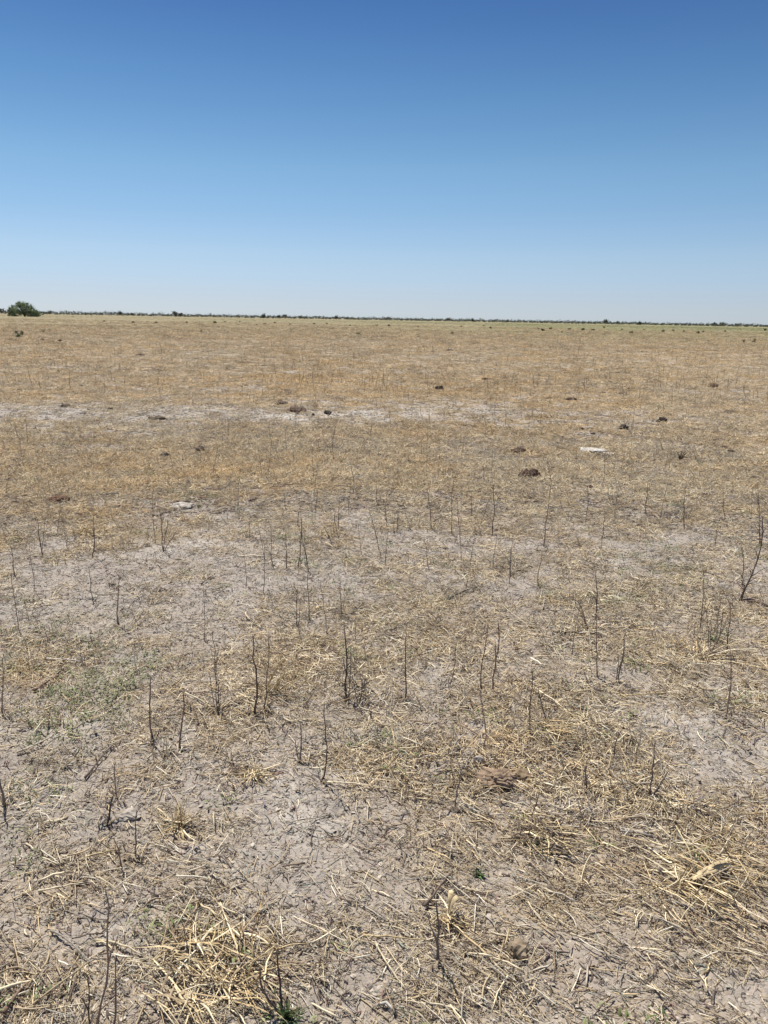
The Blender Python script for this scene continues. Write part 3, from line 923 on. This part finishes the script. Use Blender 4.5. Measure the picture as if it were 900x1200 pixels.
# ------------------------------------------------------------------ tufts and heaps of straw, husks
def straw_tuft(label, px, py, wpx, n, up, name='straw_tuft', lean=(0, 0), cols=None, blade=.35, husk=0, hgt=.5, cat='straw heap', green=0, lmul=1.0):
    c = spot(px, py); m_ = mpp(c)
    root = thing(name, label, cat, c, 0)
    W = wpx * m_
    mb = MB()
    single = py > 850 and cat == 'straw heap'
    for k in range(int(n * (1.6 if single else 1))):
        if single: mb = MB()
        a = random.uniform(0, 2 * PI); q = W * .5 * random.random() ** .7 * (1 if up < .25 else .4)
        p = Vector((q * math.cos(a), q * math.sin(a), 0)); p.z = hz(c.x + p.x, c.y + p.y) - c.z + random.uniform(.002, .022) * (0 if up >= .25 else 1)
        d = random.uniform(0, 2 * PI) if random.random() < .6 else R(-42) + random.gauss(0, .3)
        e = random.uniform(.5, 1.4) if random.random() < up else random.gauss(0.03, .09)
        L = random.uniform(.35, 1.0) * W * (.8 if not up else 1.0) * lmul
        L = min(L, .30)
        dv = Vector((math.cos(d) * math.cos(e) + lean[0], math.sin(d) * math.cos(e) + lean[1], abs(math.sin(e)) * hgt * 2))
        q_ = p + dv * L; mid = (p + q_) / 2 + Vector((random.uniform(-.06, .06), random.uniform(-.06, .06), random.uniform(0, .10))) * L
        if random.random() < green: c_ = tuple(v * random.uniform(.7, 1.2) for v in (.10, .14, .045))
        else: c_ = random.choice(cols) if cols else straw_col()
        kk_ = random.uniform(.8, 1.15); c_ = tuple(v * kk_ for v in c_)
        w_ = random.uniform(.0009, .0020) * (1 + .5 * (m_ > .004))
        if random.random() < blade: mb.strip([p, mid, q_], [w_ * 2.2, w_ * 2.4, w_ * .5], nrm=(random.uniform(-.5, .5), random.uniform(-.5, .5), 1), col=c_)
        else: mb.tube([p, mid, q_], [w_, w_, w_ * .6], 4, c_)
        if single: mb.build('straw', M_straw, root)
    if not single: tag(mb.build('blades' if cat == 'grass' else 'straws', M_straw, root), kind='stuff')
    for h in range(husk):
        hb = MB(); a = random.uniform(-.6, .6) + h * 1.3; L = W * .45
        o_ = Vector((random.uniform(-.1, .1) * W, random.uniform(-.1, .1) * W, .02))
        pts = [o_ + Vector((math.cos(a) * L * t, math.sin(a) * L * t, .035 * math.sin(PI * t) + .02 * t)) for t in (0, .2, .4, .6, .8, 1)]
        hb.strip(pts, [.004, .012, .014, .012, .007, .002], col=(.60, .47, .27), fold=.3)
        hb.build('husk', M_straw, root)
    return root
GOLDS = [(.60, .46, .25), (.68, .55, .33), (.52, .38, .19), (.72, .62, .42), (.40, .29, .16)]
DARKS = [(.14, .10, .075), (.22, .16, .11), (.34, .27, .19), (.10, .08, .06)]
straw_tuft('large loose heap of golden straw at the lower left bottom', 245, 1140, 175, 150, .08, cols=GOLDS + [(.3, .22, .14)], lmul=.5)
straw_tuft('straw heap with a folded pale husk near the right edge', 815, 1035, 125, 80, .08, cols=GOLDS + [(.4, .33, .24)], husk=0, lmul=.7)
straw_tuft('bunch of pale husk leaves beside the brown foreground stalk', 527, 1078, 40, 30, .1, cols=GOLDS, husk=2)
straw_tuft('small fan of golden straw at the left centre', 300, 912, 42, 34, .35, cols=GOLDS, hgt=.3)
straw_tuft('upright golden straw clump on clay at lower left', 208, 968, 45, 36, .5, cols=GOLDS, hgt=.4)
straw_tuft('golden standing tuft beside the tall straight dark stalk', 318, 812, 55, 40, .7, cols=GOLDS, hgt=.6, lean=(.3, 0))
straw_tuft('dark mat of twigs and straw in the right foreground', 632, 978, 80, 80, .05, cols=DARKS + GOLDS[:2], lmul=.6)
straw_tuft('bundle of straw bent to the left at the right edge plants', 818, 772, 60, 36, .3, cols=GOLDS + DARKS, hgt=.3, lean=(.5, .3))
straw_tuft('grey withered leaf tuft at the foot of the doubled stalk', 420, 808, 30, 30, .5, cols=[(.2, .18, .17), (.12, .10, .09), (.34, .31, .29)], hgt=.35)
straw_tuft('grey withered leaf tuft below the golden standing tuft', 314, 830, 26, 26, .5, cols=[(.2, .18, .17), (.12, .10, .09), (.4, .37, .34)], hgt=.3)
straw_tuft('small golden tuft on soil in the middle left', 100, 625, 40, 40, .3, cols=GOLDS, hgt=.25)
straw_tuft('low golden straw pile right of centre', 640, 862, 60, 40, .05, cols=GOLDS, lmul=.6)
straw_tuft('patch of yellow straw at the left edge', 25, 785, 60, 46, .3, cols=GOLDS, hgt=.3)
straw_tuft('dark green grass tuft at the bottom edge', 336, 1196, 46, 60, .8, name='grass_tuft', cat='grass', cols=[(.09, .12, .04), (.06, .08, .03)], green=.7, hgt=.30, blade=1)
straw_tuft('small dark green grass tuft on bare clay', 561, 1026, 20, 34, .9, name='grass_tuft', cat='grass', cols=[(.09, .12, .05), (.06, .07, .04)], green=.6, hgt=.28, blade=1)
straw_tuft('green tuft in the dark mat of twigs', 626, 990, 22, 30, .8, name='grass_tuft', cat='grass', cols=[(.09, .12, .05), (.06, .07, .04)], green=.7, hgt=.28, blade=1)
straw_tuft('small green grass tuft at the foot of the leaning stalks', 836, 752, 20, 26, .8, name='grass_tuft', cat='grass', cols=[(.10, .14, .05)], green=.7, hgt=.35, blade=1)
# the folded husk that lies on the right heap
c = spot(830, 1040); root = thing('dry_husk', 'long folded pale husk lying on the right straw heap', 'husk', c)
e0 = spot(808, 1040) - c; e1 = spot(862, 1022) - c
for q in range(4):
    hb = MB(); k0 = random.uniform(.0, .15); k1 = random.uniform(.7, 1.0); off = Vector((random.uniform(-.006, .006), (.004 * (q - 1.5)), .004 * (q % 3)))
    pts = []; ws = []
    for t in range(9):
        u = k0 + (k1 - k0) * t / 8
        pts.append(e0.lerp(e1, u) + off * (1 + u) + Vector((random.uniform(-.002, .002), random.uniform(-.002, .002), .020 + .016 * math.sin(PI * u) + random.uniform(-.0015, .0015))))
        ws.append(random.uniform(.007, .012) * math.sin(PI * (.08 + .88 * t / 8)) + .001)
    kk = random.uniform(.75, 1.1)
    hb.strip(pts, ws, nrm=(0, -.5 + .25 * q, 1), col=tuple(kk * v for v in (.58, .45, .26)), fold=.35)
    hb.build('leaf', M_straw, root)

# ------------------------------------------------------------------ dung, clods, stones
def clod(label, px, py, wpx, hratio, col, name='dung_pat', cat='dung', lumps=1, depth=.8, rough=.25, group=None, seed=0, flat=False):
    rr_ = random.Random(seed + int(px) * 7 + int(py))
    c = spot(px, py); W = wpx * mpp(c) / 2
    bm = bmesh.new()
    for k in range(lumps):
        sub = 4 if wpx > 40 else 3 if wpx > 16 else 2
        rv = bmesh.ops.create_icosphere(bm, subdivisions=sub, radius=1)['verts']
        s = 1.0 if lumps == 1 else rr_.uniform(.35, .62)
        ox = 0 if lumps == 1 else rr_.uniform(-.6, .6); oy = 0 if lumps == 1 else rr_.uniform(-.4, .4) * depth
        sx, sy, sz = W * s, W * depth * s, W * hratio * 1.25 * s * (1 if lumps == 1 else 1.4)
        x0, y0 = rr_.uniform(0, 50), rr_.uniform(0, 50)
        co = np.array([v.co[:] for v in rv])
        nz = 1 + 1.25 * rough * perlin(co[:, 0] * 1.4 + x0 + co[:, 2], co[:, 1] * 1.4 + y0 - co[:, 2], 5) * 1.2 + rough * .5 * perlin(co[:, 0] * 4 + x0, co[:, 1] * 4 + co[:, 2] * 4, 9) + rough * .3 * perlin(co[:, 0] * 9 + x0, co[:, 1] * 9 + co[:, 2] * 9, 10)
        for v, n_ in zip(rv, nz):
            q = v.co * float(n_)
            if flat: q.z = max(-.6, min(q.z, .55 + .1 * rr_.random()))
            v.co = Vector((q.x * sx + ox * W, q.y * sy + oy * W, q.z * sz + sz * .35))
    mb = MB()
    bm.verts.ensure_lookup_table()
    for v in bm.verts:
        mb.v.append(v.co.copy()); k = rr_.uniform(.85, 1.15); mb.c.append(tuple(k * q for q in col))
    mb.f = [tuple(x.index for x in f_.verts) for f_ in bm.faces]; bm.free()
    if name == 'dung_pat':
        root = thing(name, label, cat, c, 0, group)
        mb.build('lump', M_clod, root, False)
        fb = MB()
        for k in range(14 if wpx > 16 else 7):
            a = rr_.uniform(0, 2 * PI); d = W * rr_.uniform(.85, 1.7); q = W * rr_.uniform(.06, .2)
            o_ = Vector((math.cos(a) * d, math.sin(a) * d * .8, 0)); o_.z = hz(c.x + o_.x, c.y + o_.y) - c.z + q * .3
            v0 = len(fb.v)
            for d_ in ((1, 0, 0), (0, 1, 0), (-1, 0, 0), (0, -1, 0), (0, 0, 1), (0, 0, -1)):
                fb.v.append(o_ + Vector(d_) * q * rr_.uniform(.6, 1.2)); fb.c.append(col)
            for t_ in ((0, 1, 4), (1, 2, 4), (2, 3, 4), (3, 0, 4), (1, 0, 5), (2, 1, 5), (3, 2, 5), (0, 3, 5)): fb.f.append(tuple(v0 + z_ for z_ in t_))
        tag(fb.build('crumbled_bits', M_clod, root, False), kind='stuff')
        return root
    o = mb.build(name, M_clod, None, False)
    o.location = c
    tag(o, label, cat, group)
    return o
BR = (.29, .21, .145); BK = (.075, .06, .05); DB = (.14, .108, .08); TAN = (.34, .25, .155); WH = (.62, .58, .52); RD = (.17, .105, .07)
for a in [
 ('broad cracked brown dung pat in the right foreground', 583, 917, 44, .40, BR, 'dung_pat', 'dung'),
 ('tan lump of dung broken off the brown pat', 609, 912, 24, .5, TAN, 'dung_pat', 'dung'),
 ('small tan clod with notched top near the bottom edge', 606, 1116, 30, .55, (.30, .235, .16), 'dung_pat', 'dung'),
 ('round grey pebble beside the brown dung pat', 561, 893, 12, .75, (.43, .38, .33), 'pebble', 'stone'),
 ('pale flat stone in the lower centre soil', 421, 1092, 11, .6, (.50, .46, .42), 'pebble', 'stone'),
 ('pale earth clod with a dark hollow at lower left', 150, 957, 26, .35, (.42, .37, .31), 'earth_clod', 'clod'),
 ('flat pale crust of clay in the right foreground', 772, 996, 22, .22, (.40, .35, .29), 'earth_clod', 'clod'),
 ('white flat slab far off on the right', 693, 530, 26, .24, (.50, .465, .41), 'pale_slab', 'stone'),
 ('thin white sliver right of the white flat slab', 713, 531.5, 13, .12, (.62, .58, .51), 'pale_slab', 'stone'),
 ('pale grey clod left of a small green weed', 214, 595, 26, .26, (.46, .41, .35), 'earth_clod', 'clod'),
 ('reddish brown crumbled dung near the left edge', 70, 588, 20, .40, RD, 'dung_pat', 'dung'),
 ('dark dung lump farthest out on the golden field', 515, 457, 9, .6, BK, 'dung_pat', 'dung'),
 ('black dung lump on grey soil in the left middle', 193, 536, 12, .5, BK, 'dung_pat', 'dung'),
 ('brown dung lump right of the black one at left', 234, 529, 11, .6, DB, 'dung_pat', 'dung'),
 ('small brown dung crumb next to the lump at left', 247, 531, 7, .5, BR, 'dung_pat', 'dung'),
 ('flat dark dung pat straight above the white slab', 668, 469, 14, .25, BK, 'dung_pat', 'dung'),
 ('flat dark dung pat, upper of two small ones on the right', 716, 457, 10, .25, DB, 'dung_pat', 'dung'),
 ('flat dark dung pat, lower of two small ones on the right', 706, 461, 7, .25, DB, 'dung_pat', 'dung'),
 ('dark rounded dung lump right of the pebbles', 731, 503, 11, .55, BK, 'dung_pat', 'dung'),
 ('dark dung lump under a lone stalk on the right', 776, 495, 13, .5, BK, 'dung_pat', 'dung'),
 ('brown dung pat on yellow straw at far right', 836, 454, 10, .5, (.16, .11, .07), 'dung_pat', 'dung'),
 ('low brown dung pat below the far right one', 855, 484, 12, .3, DB, 'dung_pat', 'dung'),
 ('small black dung lump by the right edge', 856, 530, 8, .6, BK, 'dung_pat', 'dung'),
 ('dark flat pat in front of the small black lump', 841, 540, 9, .35, BK, 'dung_pat', 'dung'),
 ('brown lump beside the green sprig at right', 848, 526, 9, .4, DB, 'dung_pat', 'dung'),
 ('tiny black lump left of the grey pebble', 681, 504, 5, .8, BK, 'dung_pat', 'dung'),
 ('grey pebble between two dark lumps on the right', 691, 504, 10, .6, (.42, .37, .32), 'pebble', 'stone'),
 ('dark crumb in front of the grey pebble', 695, 509, 6, .4, BK, 'dung_pat', 'dung'),
 ('dark lump on the whitest ash patch', 384, 485, 9, .5, BK, 'dung_pat', 'dung'),
 ('small dark lump left of the whitest ash patch', 367, 487, 4, .8, BK, 'dung_pat', 'dung'),
 ('black flat crumb below the ash patch, left of two', 374, 502, 9, .3, BK, 'dung_pat', 'dung'),
 ('black flat crumb below the ash patch, right of two', 386, 502, 7, .35, BK, 'dung_pat', 'dung'),
 ('dark brown pat left of the ash patch', 330, 474, 14, .35, DB, 'dung_pat', 'dung'),
 ('flat dark pat beyond the ash patch', 338, 459, 9, .35, DB, 'dung_pat', 'dung'),
 ('low brown ridge joining the ash patch', 347, 482, 22, .3, (.17, .12, .09), 'dung_pat', 'dung'),
 ('long flat dark pat far left on grey soil', 183, 492, 17, .3, DB, 'dung_pat', 'dung'),
 ('flat dark pat with pale rim at the left edge', 20, 540, 12, .3, DB, 'dung_pat', 'dung'),
 ('small dark lump far left near the horizon shrub', 50, 399, 5, .5, (.10, .05, .04), 'dung_pat', 'dung'),
 ('small dark lump far left, right of its twin', 70, 400, 5, .5, (.10, .05, .04), 'dung_pat', 'dung'),
 ('tiny dark lump on the far left yellow field', 59, 422, 4, .5, DB, 'dung_pat', 'dung'),
 ('low dark pat on the far left golden field', 165, 417, 9, .3, DB, 'dung_pat', 'dung'),
 ('dark spot of dung on the left golden field', 96, 453, 5, .5, DB, 'dung_pat', 'dung'),
 ('dark base of twigs far left above the pale strip', 77, 477, 10, .4, DB, 'dung_pat', 'dung'),
 ('dark small pat beside a stalk far left', 129, 480, 6, .5, DB, 'dung_pat', 'dung'),
 ('small pat near the centre of the golden field', 475, 447, 6, .4, DB, 'dung_pat', 'dung'),
 ('brown pat at centre far beyond the round lump', 411, 429, 6, .4, DB, 'dung_pat', 'dung'),
 ('low brown pat on the far golden field right of centre', 570, 445, 10, .3, DB, 'dung_pat', 'dung'),
 ('small dark pat just right of centre far out', 527, 411, 6, .4, DB, 'dung_pat', 'dung'),
 ('small dark lump right of the pale band', 509, 501, 6, .5, DB, 'dung_pat', 'dung'),
 ('small dark lump on grey straw right of centre', 520, 531, 8, .35, DB, 'dung_pat', 'dung'),
 ('tiny round brown lump above orange straw', 691, 573, 7, .7, RD, 'dung_pat', 'dung'),
 ('low dark lump near the far right edge', 884, 560, 8, .4, DB, 'dung_pat', 'dung'),
]:
    wh = a[6] == 'pale_slab'
    clod(a[0], a[1], a[2], a[3], a[4], a[5], a[6], a[7], flat=wh, rough=.30, depth=1.0 if wh else .8)
clod('heap of dark crumbled dung beyond the tallest thin stalk', 622, 560, 28, .45, (.13, .085, .06), lumps=11, rough=.4)
clod('smaller heap of brown crumbled dung left of the white slab', 607, 531, 18, .45, (.17, .115, .08), lumps=7, rough=.4)
straw_tuft('silvery grey litter heap in the right middle', 785, 606, 26, 46, .3, name='litter_heap', cat='litter heap', cols=[(.55, .53, .52), (.4, .38, .37), (.2, .18, .17)], hgt=.3)

# ------------------------------------------------------------------ shrubs
GRN = [(.075, .105, .035), (.10, .135, .05), (.06, .08, .03), (.13, .155, .07)]
def leafy(mb, cen, rx, ry, rz_, n, leaf, cols, hollow=.35, clumps=9, rr_=random, low=0.0):
    cl = []
    for _ in range(clumps):
        a = rr_.uniform(0, 2 * PI); e = rr_.uniform(low, 1); q = rr_.uniform(hollow, .85)
        cl.append((Vector((math.cos(a) * rx * q * math.sqrt(max(0, 1 - e * e * .8)), math.sin(a) * ry * q, rz_ * e * q)), rr_.uniform(.25, .45), rr_.choice(cols)))
    for _ in range(n):
        c, s, col = rr_.choice(cl)
        d = Vector((rr_.gauss(0, 1), rr_.gauss(0, 1), rr_.gauss(0, 1))); d = d / max(d.length, .01) * rr_.random() ** .4
        p = cen + c + Vector((d.x * rx * s, d.y * ry * s, d.z * rz_ * s * .8))
        if p.z < .02: p.z = rr_.uniform(.02, rz_ * .2)
        a = Vector((rr_.gauss(0, 1), rr_.gauss(0, 1), rr_.gauss(0, .6))).normalized(); b_ = a.cross(Vector((rr_.gauss(0, 1), rr_.gauss(0, 1), rr_.gauss(0, 1)))).normalized()
        l = leaf * rr_.uniform(.6, 1.4); k = rr_.uniform(.7, 1.3)
        mb.quad(p, a * l, b_ * l * .45, tuple(k * v for v in col))

def shrub(label, px, py, wpx, hpx, n=220, cols=GRN, name='shrub', cat='shrub', group=None, stems=6, leafk=1.0, dead=False):
    c = spot(px, py); m_ = mpp(c)
    W = wpx * m_; H = hpx * m_
    root = thing(name, label, cat, c, 0, group)
    mb = MB()
    for k in range(stems):
        a = 2 * PI * k / stems + random.uniform(-.4, .4); s = random.uniform(.5, .9)
        e = Vector((math.cos(a) * W * .4 * s, math.sin(a) * W * .4 * s, H * random.uniform(.6, .95)))
        mb.tube([Vector((0, 0, -.02)), e * .5 + Vector((0, 0, H * .08)), e], [H * .03, H * .02, H * .008], 4, (.12, .10, .08))
    mb.build('branches', M_bark, root)
    mb = MB()
    leafy(mb, Vector((0, 0, 0)), W * .5, W * .45, H * .8, n, max(W, H) * .045 * leafk, cols, clumps=12)
    mb.build('foliage', M_far, root, False)
    return root
# the large thorn bush on the left horizon
c = spot(29, 371.3); m_ = mpp(c)
BW, BH = 28 * m_, 16.5 * m_
bush = thing('thorn_bush', 'large rounded green bush alone on the left horizon', 'bush', c)
rb = random.Random(5)
for k in range(9):
    a = rb.uniform(0, 2 * PI); s = rb.uniform(.4, .9)
    e = Vector((math.cos(a) * BW * .36 * s, math.sin(a) * BW * .3 * s, BH * rb.uniform(.6, .9)))
    mb = MB(); mb.tube([Vector((0, 0, -.1)), e * .35 + Vector((0, 0, BH * .1)), e * .7 + Vector((0, 0, BH * .06)), e], [BH * .03, BH * .022, BH * .014, BH * .006], 6, (.11, .09, .07))
    for j in range(5):
        q = e * rb.uniform(.4, .9); d = Vector((rb.uniform(-1, 1), rb.uniform(-1, 1), rb.uniform(0, .8))) * BW * .14
        mb.tube([q, q + d * .6, q + d + Vector((0, 0, .1))], [BH * .008, BH * .006, BH * .003], 4, (.11, .09, .07))
    mb.build('trunk', M_bark, bush)
mb = MB()
BG = [(.24, .30, .16), (.30, .36, .20), (.18, .23, .12), (.26, .31, .18)]
cl = []
for k in range(150):
    # clumps over a lopsided dome: high on the left of centre, trailing low on the right
    u = rb.uniform(-1, 1); prof = math.sqrt(max(0, 1 - u * u)) ** .7 * (1 - .30 * max(0, u + .1)) 
    v = rb.uniform(-.8, .8); prof2 = prof * math.sqrt(1 - v * v * .8)
    z = (rb.random() ** .7) * .95 * prof2
    st = k % 5 == 0      # sprays that stick out of the dome, more of them to the left and low on the right
    if st: u = rb.choice((-1.12, -.9, .6, 1.15)) * rb.uniform(.8, 1.1); z = rb.uniform(.25, 1.05) * math.sqrt(max(.06, 1 - (u / 1.3) ** 2)) * (1 - .35 * max(0, u))
    cl.append((Vector((u * BW * .47, v * BW * .36, z * BH * .97)), rb.uniform(.015, .035) * BW if st else rb.uniform(.04, .085) * BW, rb.choice(BG)))
for k in range(17000):
    p, s, col = rb.choice(cl)
    d = Vector((rb.gauss(0, 1), rb.gauss(0, 1), rb.gauss(0, .8))) * s * .55
    q = p + d
    if q.z < .15: q.z = rb.uniform(.15, .8)
    a = Vector((rb.gauss(0, 1), rb.gauss(0, 1), rb.gauss(0, .7))).normalized(); b_ = a.cross(Vector((rb.gauss(0, 1), rb.gauss(0, 1), rb.gauss(0, 1)))).normalized()
    l = rb.uniform(.09, .24); kk = rb.uniform(.75, 1.3)
    mb.quad(q, a * l, b_ * l * .5, tuple(kk * v for v in col))
mb.build('foliage', M_far, bush, False)

shrub('small dark green shrub below the large bush at left', 22, 395, 12, 10, 500)
shrub('faint small green weed right of the shrub at left', 51, 389.5, 8, 5, 160, cols=[(.16, .19, .09)])
shrub('low dark shrub left of the white streak', 236, 389.5, 6, 5, 160)
shrub('low bright green plant beside the white streak', 420, 392, 8, 4, 260, cols=[(.12, .19, .06), (.09, .14, .05)])
shrub('dark dead shrub right of centre near the horizon', 530, 392, 7, 6, 140, cols=[(.10, .085, .06), (.12, .10, .07)])
shrub('left one of two dark cone shrubs at the far right', 871, 402, 5, 6, 180, cols=[(.05, .06, .035)])
shrub('right one of two dark cone shrubs at the far right', 884, 402, 6, 7, 180, cols=[(.05, .06, .035)])
shrub('green weed beside the pale grey clod at left', 233, 595, 10, 5, 120, cols=[(.09, .11, .04)], name='weed', cat='weed', stems=3, leafk=1.3)
shrub('small green sprig by the brown lump at right', 845, 525, 10, 7, 90, cols=[(.11, .15, .06)], name='weed', cat='weed', stems=4, leafk=1.1)
shrub('small green weed in grey straw at right', 819, 545, 12, 9, 90, cols=[(.14, .18, .08)], name='weed', cat='weed', stems=4)
shrub('wiry reddish low bush on the right in the straw', 797, 540, 22, 14, 60, cols=[(.22, .15, .10)], name='weed', cat='weed', stems=16, leafk=.6)
specks = [(156, 378.5, 4), (173, 378, 2.5), (183, 379, 4), (219, 378.5, 3), (252, 378.8, 4.5), (264, 377.5, 2.5), (281, 377.8, 3), (301, 381.5, 3), (310, 380, 3),
          (322, 379, 3.5), (368, 380, 3), (383, 380.2, 3.5), (389, 385.5, 3), (442, 382, 3), (456, 382.5, 4), (575, 385, 3.5), (567, 382.3, 2.5), (631, 386, 3),
          (636, 388, 5), (645, 386, 4), (667, 386.5, 3.5), (683, 387.3, 5), (695, 387.5, 4), (708, 384.2, 3), (740, 391, 5.5), (776, 389, 4.5), (789, 388.5, 4),
          (802, 389, 3.5), (817, 391, 5), (823, 390, 4), (729, 387, 3), (897, 387.5, 4), (540, 383, 2.5), (605, 384.5, 2.5), (755, 387, 2.5), (850, 389, 3), (490, 383, 2.5),
          (410, 382, 2.5), (340, 380.5, 2.5), (122, 377, 2.5), (840, 393, 3), (658, 390, 3)]
proto = None
for i, (px, py, wp) in enumerate(specks):
    c = spot(px, py); m_ = mpp(c)
    if i % 6 == 0 or proto is None:
        mb = MB(); leafy(mb, Vector((0, 0, 0)), .5, .5, .72, 260, .09, [(.06, .075, .035), (.08, .10, .045), (.05, .06, .03)], clumps=8)
        proto = mb.mesh('shrub', M_far, False)
    o = bpy.data.objects.new('shrub', proto); C.objects.link(o)
    s = wp * m_ * 1.05; o.location = c; o.scale = (s, s, s * .85); o.rotation_euler.z = random.uniform(0, 6.28)
    tag(o, 'tiny dark shrub dotted over the far green strip' if px > 300 else 'tiny dark shrub on the far field at left', 'shrub', 'tiny shrubs near the horizon, ' + ('centre and right' if px > 300 else 'left'))

# ------------------------------------------------------------------ the line of trees on the horizon
def crown(mb, p, rx, h, n, cols, rr_):
    col = rr_.choice(cols)
    cl = [(Vector((rr_.uniform(-.7, .7) * rx, rr_.uniform(-.5, .5) * rx, h * rr_.uniform(.25, .85))), rr_.uniform(.3, .55)) for _ in range(5)]
    for _ in range(n):
        c, s = rr_.choice(cl)
        d = Vector((rr_.gauss(0, .5) * rx * s, rr_.gauss(0, .5) * rx * s, rr_.gauss(0, .4) * h * s))
        q = p + c + d; q.z = max(q.z, p.z + .2)
        a = Vector((rr_.gauss(0, 1), rr_.gauss(0, 1), rr_.gauss(0, .7))).normalized(); b_ = a.cross(Vector((rr_.gauss(0, 1), rr_.gauss(0, 1), rr_.gauss(0, 1)))).normalized()
        l = rr_.uniform(.5, 1.0); k = rr_.uniform(.8, 1.2)
        mb.quad(q, a * l, b_ * l * .6, tuple(k * v for v in col))
TG = [(.12, .135, .10), (.14, .15, .11), (.10, .115, .09), (.15, .155, .12)]
rt = random.Random(3)
mb = MB()
th = R(-40)
while th < R(40):
    for row in range(2):
        D = rt.uniform(1150, 1500)
        n1 = float(perlin(np.array([math.degrees(th) * .5]), np.array([row * 3.0]), 71)[0])
        n2 = float(perlin(np.array([math.degrees(th) * 2.3]), np.array([row * 3.0]), 72)[0])
        h = max(2.2, (4.3 + 1.6 * n1 + 1.8 * n2) * rt.uniform(.75, 1.15)) * D / 1300
        h *= 1.0 - .2 * th
        crown(mb, Vector((D * math.sin(th), D * math.cos(th), 0)), rt.uniform(3, 6), h, 46, TG, rt)
    th += 3.4 / 1300
o = mb.build('far_woodland', M_far, None, False)
tag(o, 'dark band of low trees along the horizon', kind='stuff')
# trees that stand above the band
protos_t = []
for v in range(4):
    mb = MB(); crown(mb, Vector((0, 0, 1.6)), 3.8, 5.0, 260, TG, rt)
    mt = MB(); mt.tube([Vector((0, 0, -.2)), Vector((.1, 0, 1.5)), Vector((0, .2, 3.6))], [.35, .28, .15], 6, (.09, .07, .06))
    for a in (0, 2.1, 4.2): mt.tube([Vector((.05, 0, 1.6)), Vector((math.cos(a) * 1.2, math.sin(a) * 1.2, 3.0)), Vector((math.cos(a) * 2.2, math.sin(a) * 2.2, 4.4))], [.2, .12, .06], 5, (.09, .07, .06))
    protos_t.append((mb.mesh('crown', M_far, False), mt.mesh('trunk', M_bark)))
for i, (px, hpx, lb) in enumerate([
    (3, 6.0, 'dark tree on the horizon at the left edge beside the bush'),
    (59, 5.0, 'dark tree on the horizon just right of the large bush'),
    (141, 5.5, 'small tree standing above the band on the left horizon'),
    (155, 4.4, 'low tree right of the small one on the left horizon'),
    (206, 6.2, 'taller tree of the close pair on the left horizon'),
    (212, 5.6, 'lower tree of the close pair on the left horizon'),
    (309, 6.0, 'broad tree left of centre on the horizon'),
    (327, 5.0, 'left tree of the rounded pair left of centre'),
    (334, 5.2, 'right tree of the rounded pair left of centre'),
    (353, 4.4, 'small tree right of the rounded pair on the horizon'),
    (394, 5.2, 'flat-topped tree near the centre of the horizon'),
    (407, 4.2, 'low tree right of the flat-topped one'),
    (454, 4.4, 'small round tree at the centre of the horizon'),
    (525, 5.4, 'lone upright tree right of centre on the horizon'),
    (554, 4.8, 'lone small tree farther right of centre on the horizon'),
    (595, 4.2, 'low dark tree on the horizon in the right half'),
    (709, 5.8, 'tall tree on the right part of the horizon'),
    (725, 4.6, 'lower tree right of the tall one on the horizon'),
    (750, 4.6, 'small tree alone on the right horizon'),
    (838, 5.0, 'broad low tree of the right horizon pair'),
    (846, 4.8, 'narrow tree of the right horizon pair'),
    (864, 4.2, 'last low tree near the right end of the horizon')]):
    D = 1120 + (i * 37) % 160
    d = ray(px, 380); k = D / math.hypot(d.x, d.y)
    root = thing('far_tree', lb, 'tree', (d.x * k, d.y * k, 0), rt.uniform(0, 6), 'trees rising above the horizon band')
    s = hpx * D / F * .78 / 6.0
    for nm, me in zip(('crown', 'trunk'), protos_t[i % 4]):
        o = bpy.data.objects.new(nm, me); C.objects.link(o); o.parent = root
    root.scale = (s * 1.05, s * 1.05, s)
